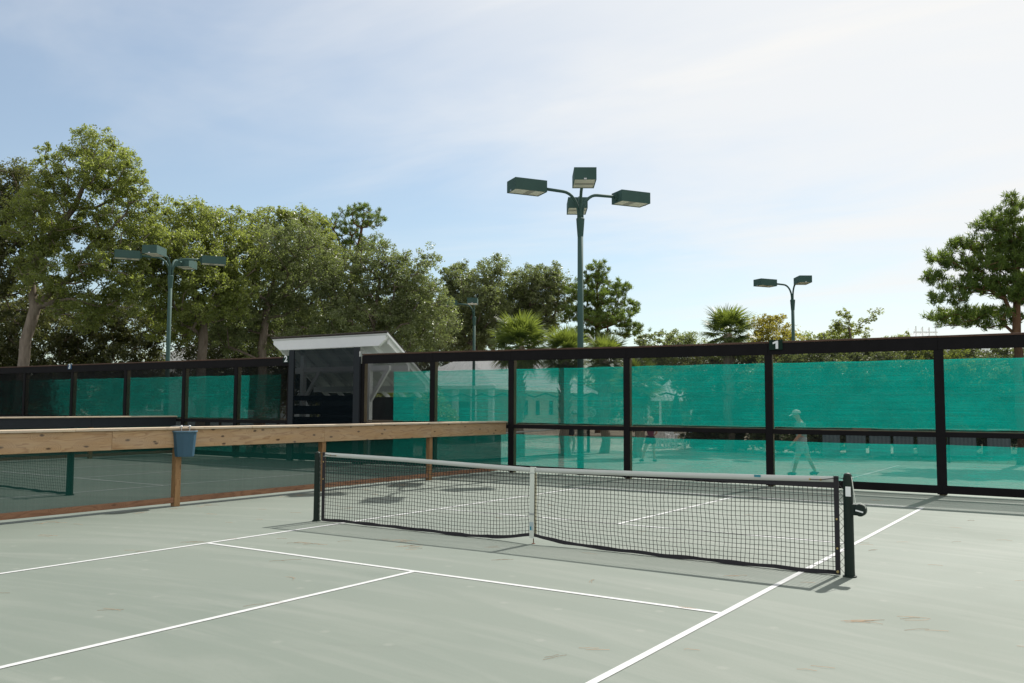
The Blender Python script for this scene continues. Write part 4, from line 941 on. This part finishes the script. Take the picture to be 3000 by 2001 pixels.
obj('door', MB().box(-3.9, -2.9, 3.14, 3.19, 0, 2.1), C_PANE, club)
# second house glimpsed through the left oaks
hs = thing('far_house', 'pale blue grey house glimpsed through the left oaks', 'building', at(600, 66, GZ), rotz=VIEWROT)
obj('wall', MB().box(-6, 6, 0, 8, 0, 4.2), plain('blue_grey_siding', (.28, .34, .36), .8, .06, 2), hs)
obj('roof', MB().prism([(-6.6, 4.2), (6.6, 4.2), (0, 6.6)], -.5, 8.5), C_ROOF, hs)
obj('door', MB().box(-.5, .5, -.04, .0, 0, 2.1), C_PANE, hs)
for x in (-3.6, 3.6):
    wn = obj('window', MB().box(x-.6, x+.6, -.05, .0, 1.4, 3.0), C_WHITE, hs); obj('pane', MB().box(x-.5, x+.5, -.06, -.051, 1.5, 2.9), C_PANE, wn)
# pyramid roofed kiosk
ks = thing('kiosk', 'small kiosk with a pale pyramid roof behind the screen', 'kiosk', at(1962, 48, GZ), rotz=VIEWROT+.2); ks.scale = (.62, .62, .86)
obj('roof', MB().add([(-1.7, -1.7, 2.55), (1.7, -1.7, 2.55), (1.7, 1.7, 2.55), (-1.7, 1.7, 2.55), (0, 0, 3.85)], [(0, 1, 4), (1, 2, 4), (2, 3, 4), (3, 0, 4), (3, 2, 1, 0)]), C_ROOF, ks)
for i in range(1, 10):
    x = -1.7+3.4*i/10; r_ = 1.7-abs(x); obj('roof_seam', MB().tube([(x, -1.7, 2.57), (x, -1.7+r_, 2.57+1.3*r_/1.7)], .02, 4), C_ROOF, ks)
for sx in (-1, 1):
    for sy in (-1, 1): obj('post', MB().box(sx*1.4-.08, sx*1.4+.08, sy*1.4-.08, sy*1.4+.08, 0, 2.56), C_WHITE, ks)
obj('counter', MB().box(-1.3, 1.3, -1.3, 1.3, 0, 1.0), C_SIDING, ks)
# white rooftop railing far right
rw = thing('rooftop_terrace_house', 'far white house whose rooftop railing posts show above the fence', 'building', at(2717, 70, GZ), rotz=VIEWROT)
k = 70/FPX; zt = zat(2717, 955, 70)-GZ; zb = zat(2717, 982, 70)-GZ
obj('wall', MB().box(-3.2, 3.2, 0, 5, 0, zb-.5), C_WHITE, rw); obj('roof', MB().box(-3.4, 3.4, -.2, 5.2, zb-.5, zb-.3), C_WHITE, rw)
for j, y in enumerate((0.0, 1.6)):
    for i in range(4):
        x = -.78+i*.52+.12*j; obj('terrace_post', MB().box(x-.035, x+.035, y, y+.07, zb-.31, zt-.05*((i+j) % 3)), C_WHITE, rw)
    obj('terrace_rail', MB().box(-.95, .95, y+.075, y+.12, zb+.18, zb+.30), C_WHITE, rw)
obj('door', MB().box(-.5, .5, -.04, -.001, 0, 2.1), C_PANE, rw)
for x in (-2, 2): obj('window', MB().box(x-.5, x+.5, -.04, -.001, 1, 2.2), C_PANE, rw)

# ------------------------------------------------------------------ sagging divider net behind the clay court
dn = thing('divider_net', 'drooping dark divider net with scalloped edges behind the clay court', 'net', (0, 25.0, GZ))
def scal(x): return abs(math.sin(x*math.pi/1.15))
xs = np.arange(-26, 10.01, .115); rope = [(x, 0, 2.42-.10*(1-scal(x))**.6*1.6) for x in xs]
obj('top_rope', MB().tube(rope, .035, 5), C_TAPE, dn)
m_ = MB(); zb_ = [(.10+.16*abs(math.sin(x*.9))) for x in xs]
for i in range(0, len(xs)-1):
    m_.add([(xs[i], 0, zb_[i]), (xs[i+1], 0, zb_[i+1]), (xs[i+1], 0, rope[i+1][2]), (xs[i], 0, rope[i][2])], [(0, 1, 2, 3)])
obj('net_fabric', m_, mat_mesh('divider_net_fabric', (.02, .03, .028), .22, .05, weave=.05), dn)
for x in np.arange(-26, 10.1, 6.0): obj('net_pole', MB().tube([(x, .04, 0), (x, .04, 2.5)], .035, 8), C_NPOST, dn)

# ------------------------------------------------------------------ patio things
def chair(u, d, rot, label):
    t = thing('patio_chair', label, 'chair', at(u, d, GZ+.004), rot, group='white chairs on the patio')
    for i in range(5): obj('seat_slat', MB().box(-.28, .28, -.26+.105*i, -.17+.105*i, .40-.008*i, .425-.008*i), C_WHITE, t)
    for i in range(5):
        x = -.22+.11*i; obj('back_slat', MB().loft([[(x-.045, .24, .36), (x+.045, .24, .36), (x+.045, .26, .36), (x-.045, .26, .36)], [(x-.045, .46, 1.0-.05*abs(i-2)), (x+.045, .46, 1.0-.05*abs(i-2)), (x+.045, .48, 1.0-.05*abs(i-2)), (x-.045, .48, 1.0-.05*abs(i-2))]]), C_WHITE, t)
    for sx in (-1, 1):
        obj('armrest', MB().box(sx*.33-.05, sx*.33+.05, -.30, .30, .60, .625), C_WHITE, t)
        obj('leg', MB().box(sx*.33-.035, sx*.33+.035, -.27, -.20, 0, .60), C_WHITE, t); obj('leg', MB().box(sx*.33-.035, sx*.33+.035, .22, .29, 0, .60), C_WHITE, t)
chair(1940, 40.5, VIEWROT+2.6, 'white slatted patio chair nearest the standing player'); chair(1972, 41.2, VIEWROT+.4, 'white slatted patio chair in the middle of the row'); chair(2003, 40.4, VIEWROT-1.1, 'white slatted patio chair at the right of the row')
tb = thing('patio_table', 'white square patio table behind the chairs', 'table', at(1972, 42.4, GZ+.004), VIEWROT)
obj('table_top', MB().box(-.8, .8, -.5, .5, .70, .74), C_WHITE, tb)
for sx in (-1, 1):
    for sy in (-1, 1): obj('leg', MB().box(sx*.7-.04, sx*.7+.04, sy*.4-.04, sy*.4+.04, 0, .70), C_WHITE, tb)
C_CANV = plain('dark_green_canvas', (.012, .055, .045), .85, .2, 6)
for u, d, lab in ((1981, 43, 'closed dark green patio umbrella nearer the kiosk'), (2073, 42, 'closed dark green patio umbrella nearer the orange pole')):
    t = thing('patio_umbrella', lab, 'umbrella', at(u, d, GZ+.004), group='closed umbrellas on the patio')
    obj('pole', MB().tube([(0, 0, 0), (0, 0, 2.55)], .022, 8), C_STEEL, t); obj('base', MB().tube([(0, 0, 0), (0, 0, .06)], [.25, .22], 14), C_NPOST, t)
    ring = lambda r_, z: [(r_*(1+.22*math.cos(6*a))*math.cos(a), r_*(1+.22*math.cos(6*a))*math.sin(a), z) for a in np.linspace(0, 2*math.pi, 24, endpoint=False)]
    obj('folded_canopy', MB().loft([ring(.20, .95), ring(.24, 1.15), ring(.20, 1.7), ring(.12, 2.2), ring(.03, 2.5)]), C_CANV, t)
cab = thing('storage_cabinet', 'blue green storage cabinet beside the white chairs', 'cabinet', at(2050, 40.5, GZ+.004), VIEWROT)
obj('cabinet_body', MB().box(-.42, .42, -.3, .3, .04, 1.12), plain('cabinet_blue', (.05, .20, .24), .6, .1, 3), cab, bevel=.01)
obj('door', MB().box(-.40, -.005, -.325, -.302, .08, 1.08), MATS['cabinet_blue'], cab); obj('door', MB().box(.005, .40, -.325, -.302, .08, 1.08), MATS['cabinet_blue'], cab)
obj('lid', MB().box(-.45, .45, -.34, .33, 1.12, 1.17), C_WHITE, cab)
op = thing('orange_marker_pole', 'orange and white marker pole standing beyond the clay court', 'pole', at(2203, 37, GZ))
C_ORG = plain('orange_plastic', (.62, .27, .05), .6, .08, 4)
for i in range(4): obj('pole_section', MB().tube([(0, 0, .42*i+.002), (0, 0, .42*i+.38)], .045, 10), C_ORG, op); 
for i in range(4): obj('pole_joint', MB().tube([(0, 0, .42*i+.38), (0, 0, .42*i+.422)], .035, 10), C_WHITE, op)
# striped pale panels on a low rail
C_STRIPE, nt_ = new_mat('striped_canvas'); t_ = N(nt_, 'ShaderNodeTexCoord'); wv_ = N(nt_, 'ShaderNodeTexWave', wave_type='BANDS', bands_direction='X'); wv_.inputs['Scale'].default_value = 2.1; wv_.inputs['Distortion'].default_value = .4
nt_.links.new(t_.outputs['Object'], wv_.inputs[0]); finish(nt_, principled(nt_, mixrgb(nt_, rng_map(nt_, wv_.outputs[0], .4, .6, 0, 1), (.20, .25, .27), (.14, .19, .215)), .8))
PL = ['first pale striped panel from the left beyond the clay court', 'second pale striped panel from the left beyond the clay court', 'third pale striped panel from the left beyond the clay court', 'fourth pale striped panel from the left beyond the clay court', 'fifth pale striped panel just left of the last visible post', 'striped pale panel just right of the last visible post', 'striped pale panel at the right edge of the rightmost bay']
for (ua, ub), lab in zip(((2405, 2458), (2473, 2533), (2541, 2605), (2611, 2672), (2681, 2742), (2768, 2855), (2885, 2955)), PL):
    d = 33.2; wd = (ub-ua)/FPX*d; t = thing('striped_panel', lab, 'panel', at((ua+ub)/2, d, GZ), VIEWROT, group='striped panels beyond the clay court')
    obj('canvas', MB().box(-wd/2+.02, wd/2-.02, -.02, .02, .10, 1.05), C_STRIPE, t)
    obj('frame', MB().box(-wd/2, wd/2, -.03, .03, 1.05, 1.10), C_STEEL, t)
    for sx in (-1, 1): obj('leg', MB().box(sx*(wd/2-.03)-.025, sx*(wd/2-.03)+.025, -.22, .22, 0, .05), C_STEEL, t)

# ------------------------------------------------------------------ people
def skin_mesh(name, joints, edges, root=0, sub=2):
    me = bpy.data.meshes.new(name); me.from_pydata([j[:3] for j in joints], edges, []); me.update()
    o = bpy.data.objects.new(name, me); COL.objects.link(o)
    s = o.modifiers.new('skin', 'SKIN'); s.use_smooth_shade = True
    if not me.skin_vertices: me.attributes.new
    for i, j in enumerate(joints):
        sv = me.skin_vertices[0].data[i]; r_ = j[3]; sv.radius = (r_, j[4]) if len(j) > 4 else (r_, r_)
        sv.use_root = (i == root)
    su = o.modifiers.new('sub', 'SUBSURF'); su.levels = sub; su.render_levels = sub
    dg = bpy.context.evaluated_depsgraph_get(); m2 = bpy.data.meshes.new_from_object(o.evaluated_get(dg)); bpy.data.objects.remove(o); m2.name = name
    return m2
def chain(*names): return list(zip(names[:-1], names[1:]))
def build(names, J, E, root, sub=2, fat=0.0, name='body', flat=1.0):
    idx = {n: i for i, n in enumerate(names)}
    return skin_mesh(name, [(*J[n][:3], J[n][3]+fat) for n in names], [(idx[a], idx[b]) for a, b in E if a in idx and b in idx], idx[root], sub)
def hand(J, E, side, wr, d, palm_n):
    """palm and five unequal, slightly curled fingers leaving the wrist"""
    d = Vector(d).normalized(); n = Vector(palm_n).normalized(); s = d.cross(n).normalized(); w0 = Vector(wr)
    pm = w0+d*.05; J['pm'+side] = (*pm, .026); E.append(('wr'+side, 'pm'+side))
    for k, (off, L) in enumerate(((-.027, .075), (-.009, .085), (.009, .080), (.026, .062))):
        a = pm+d*.035+s*off; b = a+d*L*.5+n*.012; c = b+d*L*.35+n*.030
        for q, nm, r_ in ((a, 'fa', .010), (b, 'fb', .009), (c, 'fc', .0075)): J[nm+str(k)+side] = (*q, r_)
        E += [('pm'+side, 'fa%d%s' % (k, side)), ('fa%d%s' % (k, side), 'fb%d%s' % (k, side)), ('fb%d%s' % (k, side), 'fc%d%s' % (k, side))]
    a = pm-d*.012-s*.036; b = a+d*.035-s*.016+n*.016
    J['ta'+side] = (*a, .011); J['tb'+side] = (*b, .009); E += [('pm'+side, 'ta'+side), ('ta'+side, 'tb'+side)]
def person(label, loc, rotz, J, skin, clothes, hair=None, cap=None, capc=None, hands=None, scale=1.0, face=1):
    """J holds joint -> x,y,z,radius; x is the facing direction times face"""
    t = thing('person', label, 'person', loc, rotz); t.scale = (scale,)*3
    E = chain('pel', 'wa', 'ch', 'sh', 'nk', 'hb', 'hd', 'hc') + chain('sh', 'slL', 'elL', 'wrL') + chain('sh', 'slR', 'elR', 'wrR') + chain('pel', 'hpL', 'knL', 'anL', 'toL') + chain('pel', 'hpR', 'knR', 'anR', 'toR')
    J = dict(J); base = dict(J)
    for sd_, (d, n) in (hands or {}).items(): hand(J, E, sd_, J['wr'+sd_][:3], d, n)
    # nose and ears come out of the head
    h = Vector(J['hd'][:3]); fdir = Vector(J.get('face', (1, 0, 0))[:3]).normalized(); side_v = Vector((0, 0, 1)).cross(fdir).normalized()
    J['ns'] = (*(h+fdir*.105+Vector((0, 0, -.012))), .017); E.append(('hd', 'ns'))
    names = [n for n in J if n != 'face']
    body = build(names, J, E, 'pel'); obj('body', body, skin, t, smooth=True)
    for sgn in (-1, 1):
        e = h+fdir*.088+side_v*.032*sgn+Vector((0, 0, .016)); obj('eye', MB().tube([tuple(e), tuple(e+fdir*.012)], [.013, .006], 8), C_PANE, t)
        er = h+side_v*.088*sgn-fdir*.005; obj('ear', MB().tube([tuple(er-Vector((0, 0, .03))), tuple(er+side_v*.015*sgn), tuple(er+Vector((0, 0, .03)))], [.010, .018, .010], 8), skin, t, smooth=True)
    mo = h+fdir*.096+Vector((0, 0, -.052)); obj('mouth', MB().tube([tuple(mo-side_v*.024), tuple(mo+side_v*.024)], .006, 6), plain('lip', (.32, .12, .09), .6) if 'lip' not in MATS else MATS['lip'], t)
    for nm, parts, edges, root, mat, fat in clothes:
        jj = {k: base[k] for k in parts if k in base}
        for k, v in edges.get('extra', {}).items(): jj[k] = v
        e_ = edges['e']; m_ = build(list(jj), jj, e_, root, 2, fat, nm); obj(nm, m_, mat, t, smooth=True)
    def ell(c, r, z0=-1.0, z1=1.0, n=16, m=10):
        rings = []
        for i in range(m):
            zz = z0+(z1-z0)*i/(m-1); rr = math.sqrt(max(0.0004, 1-zz*zz)); rings.append([(c[0]+r[0]*rr*math.cos(a), c[1]+r[1]*rr*math.sin(a), c[2]+r[2]*zz) for a in np.linspace(0, 2*math.pi, n, endpoint=False)])
        return MB().loft(rings)
    if hair is not None:
        c = h-fdir*.018+Vector((0, 0, .035)); obj('hair', ell(c, (.108, .102, .115), -.35, 1.0), hair, t, smooth=True)
    if cap:
        c = h+Vector((0, 0, .045)); obj('cap', ell(c, (.118, .108, .105), .0, 1.0), capc, t, smooth=True)
        b0 = c+fdir*.09; q = []
        rings = [[tuple(b0+fdir*(.12*math.cos(a)*k_)+side_v*(.085*math.sin(a))+Vector((0, 0, dz-.03*max(0, math.cos(a))*k_))) for a in np.linspace(-math.pi/2, math.pi/2, 10)] for k_, dz in ((1, .0), (1, .008))]
        obj('cap_brim', MB().loft(rings), capc, t, smooth=False)
    if J.get('ponytail'): pass
    return t
SKN = plain('skin_tan', (.42, .24, .155), .55, .05, 6); SKN2 = plain('skin_pink', (.50, .29, .21), .55, .05, 6)
SHOE = plain('shoe_dark', (.03, .032, .04), .6, .1, 9); SHOEW = plain('shoe_white', (.55, .57, .62), .6, .1, 9)
def foot(J, s, d, L=.17, toe_down=0.0):
    a = Vector(J['an'+s][:3]); J['to'+s] = (*(a+Vector(d).normalized()*L+Vector((0, 0, -.045-toe_down))), .036)
UPB = [('pel', 'wa'), ('wa', 'ch'), ('ch', 'sh'), ('sh', 'slL'), ('sh', 'slR'), ('slL', 'selL'), ('slR', 'selR')]
def mid(a, b, t, r_): return (*(Vector(a[:3])*(1-t)+Vector(b[:3])*t), r_)
def dress(J, shirt, shorts, shoes, leg=.75, sleeve=.55, skirt=False):
    out = []
    if shirt is not None:
        out.append(('shirt', ['wa', 'ch', 'sh', 'slL', 'slR', 'pel'], {'e': UPB, 'extra': {'selL': mid(J['slL'], J['elL'], sleeve, .05), 'selR': mid(J['slR'], J['elR'], sleeve, .05)}}, 'ch', shirt, .020))
    ex = {'skL': mid(J['hpL'], J['knL'], leg, .088 if not skirt else .10), 'skR': mid(J['hpR'], J['knR'], leg, .088 if not skirt else .10)}
    out.append(('shorts' if not skirt else 'skirt', ['pel', 'wa', 'hpL', 'hpR'], {'e': [('wa', 'pel'), ('pel', 'hpL'), ('pel', 'hpR'), ('hpL', 'skL'), ('hpR', 'skR')], 'extra': ex}, 'pel', shorts, .026))
    for s in 'LR':
        a = J['an'+s]; out.append(('shoe', ['an'+s, 'to'+s], {'e': [('an'+s, 'to'+s), ('he', 'an'+s)], 'extra': {'he': (a[0]-(J['to'+s][0]-a[0])*.25, a[1]-(J['to'+s][1]-a[1])*.25, a[2]-.035, .036)}}, 'an'+s, shoes, .014))
    return out
# the capped man walks to the left of the picture (local -x)
Jm = dict(pel=(.02, 0, .95, .125), wa=(.0, 0, 1.10, .125), ch=(-.02, 0, 1.27, .135), sh=(-.03, 0, 1.42, .095), nk=(-.065, 0, 1.51, .055), hb=(-.10, 0, 1.575, .068), hd=(-.125, 0, 1.645, .088), hc=(-.115, 0, 1.71, .062),
          slL=(-.03, -.17, 1.40, .062), elL=(-.10, -.21, 1.12, .046), wrL=(-.27, -.20, .93, .032), slR=(-.02, .17, 1.40, .062), elR=(.06, .22, 1.12, .046), wrR=(-.05, .22, .90, .032),
          hpL=(-.03, -.085, .88, .095), knL=(-.15, -.09, .49, .062), anL=(-.26, -.09, .09, .042), hpR=(.05, .085, .88, .095), knR=(.20, .09, .50, .062), anR=(.40, .09, .10, .042), face=(-1, 0, -.25))
foot(Jm, 'L', (-1, 0, 0)); foot(Jm, 'R', (-1, 0, 0), toe_down=.01)
MSH = plain('shirt_pale_teal', (.20, .34, .32), .85, .05, 8); MST = plain('shorts_pale_grey', (.30, .36, .36), .85, .05, 8)
person('man in a pale cap and shorts walking left beyond the fence', (2.35 and at(2345, 24.4, GZ)), VIEWROT, Jm, SKN, dress(Jm, MSH, MST, SHOE), cap=True, capc=plain('cap_pale', (.60, .60, .56), .8, .05, 9), hands={'L': ((-.6, 0, -.8), (-.5, 1, 0)), 'R': ((-.3, 0, -1), (-1, .3, 0))})
# woman seen from behind with her feet apart, at the clay court
Jw = dict(pel=(0, 0, .86, .115), wa=(.01, 0, 1.0, .098), ch=(.0, .02, 1.15, .108), sh=(.0, .04, 1.29, .075), nk=(.01, .055, 1.37, .045), hb=(.015, .065, 1.42, .062), hd=(.018, .07, 1.49, .084), hc=(.015, .07, 1.55, .058),
          slL=(-.15, .04, 1.27, .050), elL=(-.28, .16, 1.10, .037), wrL=(-.16, .34, 1.16, .028), slR=(.15, .04, 1.27, .050), elR=(.25, .07, 1.06, .037), wrR=(.17, .22, .95, .028),
          hpL=(-.09, 0, .78, .092), knL=(-.20, .03, .45, .058), anL=(-.30, -.02, .09, .038), hpR=(.09, 0, .78, .092), knR=(.13, .04, .45, .058), anR=(.13, 0, .09, .038), face=(-.1, 1, 0))
foot(Jw, 'L', (-.5, 1, 0)); foot(Jw, 'R', (.7, 1, 0))
TOPR = plain('top_maroon', (.13, .035, .06), .85, .05, 8); SKRT = plain('skirt_dark', (.018, .022, .032), .85, .05, 8)
wl = at(1905, 30.2, GZ)
person('woman in a maroon top and dark skirt standing with feet apart', wl, VIEWROT, Jw, SKN2, dress(Jw, TOPR, SKRT, SHOE, leg=.45, sleeve=.15, skirt=True), hair=plain('hair_blonde', (.42, .32, .17), .6, .1, 12), hands={'L': ((.6, .5, .2), (0, 0, -1)), 'R': ((-.3, .8, -.2), (-1, 0, 0))}, scale=.93)
def racket(label, o, d, n):
    t = thing('racket', label, 'racket', o); d = Vector(d).normalized(); n = Vector(n).normalized(); s = d.cross(n).normalized()
    obj('grip', MB().tube([(0, 0, 0), tuple(d*.20)], .016, 8), SHOE, t); obj('shaft', MB().tube([tuple(d*.20), tuple(d*.36)], .010, 6), C_WHITE, t)
    c = d*.53; el = [tuple(c+d*.17*math.cos(a)+s*.125*math.sin(a)) for a in np.linspace(0, 2*math.pi, 25)]; obj('frame', MB().tube(el, .010, 6), SHOEW, t)
    st = MB()
    for i in range(-5, 6):
        y = .022*i; h_ = .17*math.sqrt(max(0, 1-(y/.125)**2)); st.tube([tuple(c+s*y-d*h_), tuple(c+s*y+d*h_)], .0016, 3, False)
        x = .030*i; h_ = .125*math.sqrt(max(0, 1-(x/.17)**2)); st.tube([tuple(c+d*x-s*h_), tuple(c+d*x+s*h_)], .0016, 3, False)
    obj('strings', st, C_WHITE, t); return t
# the far player at the tennis net, head turned to the right
Jp = dict(pel=(0, 0, .92, .115), wa=(.03, 0, 1.06, .10), ch=(.06, 0, 1.22, .11), sh=(.08, 0, 1.36, .078), nk=(.11, 0, 1.44, .046), hb=(.135, 0, 1.49, .062), hd=(.155, 0, 1.56, .084), hc=(.145, 0, 1.62, .058),
          slL=(.08, .15, 1.34, .050), elL=(.20, .20, 1.12, .038), wrL=(.40, .10, 1.22, .028), slR=(.08, -.15, 1.34, .050), elR=(.18, -.22, 1.12, .038), wrR=(.38, -.14, 1.24, .028),
          hpL=(.03, .085, .84, .092), knL=(.16, .10, .48, .058), anL=(.10, .10, .09, .038), hpR=(-.02, -.085, .84, .092), knR=(-.02, -.10, .48, .058), anR=(-.28, -.10, .12, .038), face=(1, 0, 0))
foot(Jp, 'L', (1, 0, 0)); foot(Jp, 'R', (1, 0, 0), toe_down=.02)
pl = at(1672, 35.2, GZ)
person('player in a pale visor and dark skirt near the tennis net post', pl, VIEWROT, Jp, SKN2, dress(Jp, plain('top_pale_blue', (.40, .44, .52), .85, .05, 8), SKRT, SHOEW, leg=.42, sleeve=.3, skirt=True), hair=plain('hair_dark', (.03, .022, .018), .6, .1, 12), cap=True, capc=plain('cap_white', (.66, .68, .74), .8, .05, 9), hands={'L': ((.9, 0, .3), (0, 0, 1)), 'R': ((.9, 0, .3), (0, 0, 1))})
rr = Vector((RX[0], RX[1], 0)).normalized()
racket('tennis racket held up by the far player', pl+rr*.44+Vector((0, 0, 1.24))-Vector((FW[0], FW[1], 0)).normalized()*.14, rr*.8+Vector((0, 0, .7)), (FW[0], FW[1], 0.2))
racket('tennis racket held low in the hand of the walking man', at(2345, 24.4, GZ)-rr*.07+Vector((0, 0, .84))+Vector((FW[0], FW[1], 0)).normalized()*.22, -rr*.15+Vector((0, 0, -.95)), tuple(rr))
# bare shouldered man far left behind the shaded fence
Jb = dict(Jm); Jb = {k: ((-v[0], *v[1:]) if k != 'face' else (1, 0, -.05)) for k, v in Jb.items()}
person('bald shirtless man with sunglasses walking right behind the left fence', at(768, 27.0, GZ+.03), VIEWROT, Jb, SKN2, dress(Jb, None, plain('shorts_navy', (.03, .04, .07), .85, .05, 8), SHOE), hands={'L': ((.6, 0, -.8), (.5, 1, 0)), 'R': ((.3, 0, -1), (1, .3, 0))}, scale=1.03)

# ------------------------------------------------------------------ fallen pine needles
mb = MB()
def needle(x, y, a, L, cur, wd=.0012):
    n = 4; q = []
    for i in range(n+1):
        s = i/n-.5; q.append((x+math.cos(a)*L*s-math.sin(a)*cur*(s*s), y+math.sin(a)*L*s+math.cos(a)*cur*(s*s), .004+.006*math.sin(math.pi*i/n)*random.random()))
    mb.tube(q, wd, 3, False)
def clump(x, y, n, spread, a0, L=.17):
    for _ in range(n): needle(x+random.gauss(0, spread), y+random.gauss(0, spread*.6), a0+random.gauss(0, .30), L*random.uniform(.6, 1.15), random.uniform(-.06, .06))
av = -YAW
for _ in range(40): clump(random.uniform(-3.2, 7.6), random.uniform(-8.5, 8.5), random.randint(1, 2), .04, av+random.gauss(0, .6))
for _ in range(18): clump(random.uniform(-3.3, 4), random.uniform(-5, 1.5), random.randint(1, 3), .06, av+random.gauss(0, .4))
for _ in range(24): clump(random.uniform(5.5, 9.5), random.uniform(-5, 4), random.randint(1, 2), .05, av+random.gauss(0, .5))
clump(7.05, -1.75, 7, .10, av, .2); clump(7.3, -1.45, 4, .05, av, .2); clump(2.1, -1.0, 9, .12, av); clump(.9, -1.5, 8, .10, av); clump(1.7, -.75, 8, .12, av)
for _ in range(14): clump(-3.25+random.uniform(0, .25), random.uniform(-4, 8), 3, .05, R(90)+random.gauss(0, .3))
pn = obj('pine_needles', mb, C_NEEDLE); tag(pn, 'dry brown pine needles scattered over the court', 'pine needles', kind='stuff')
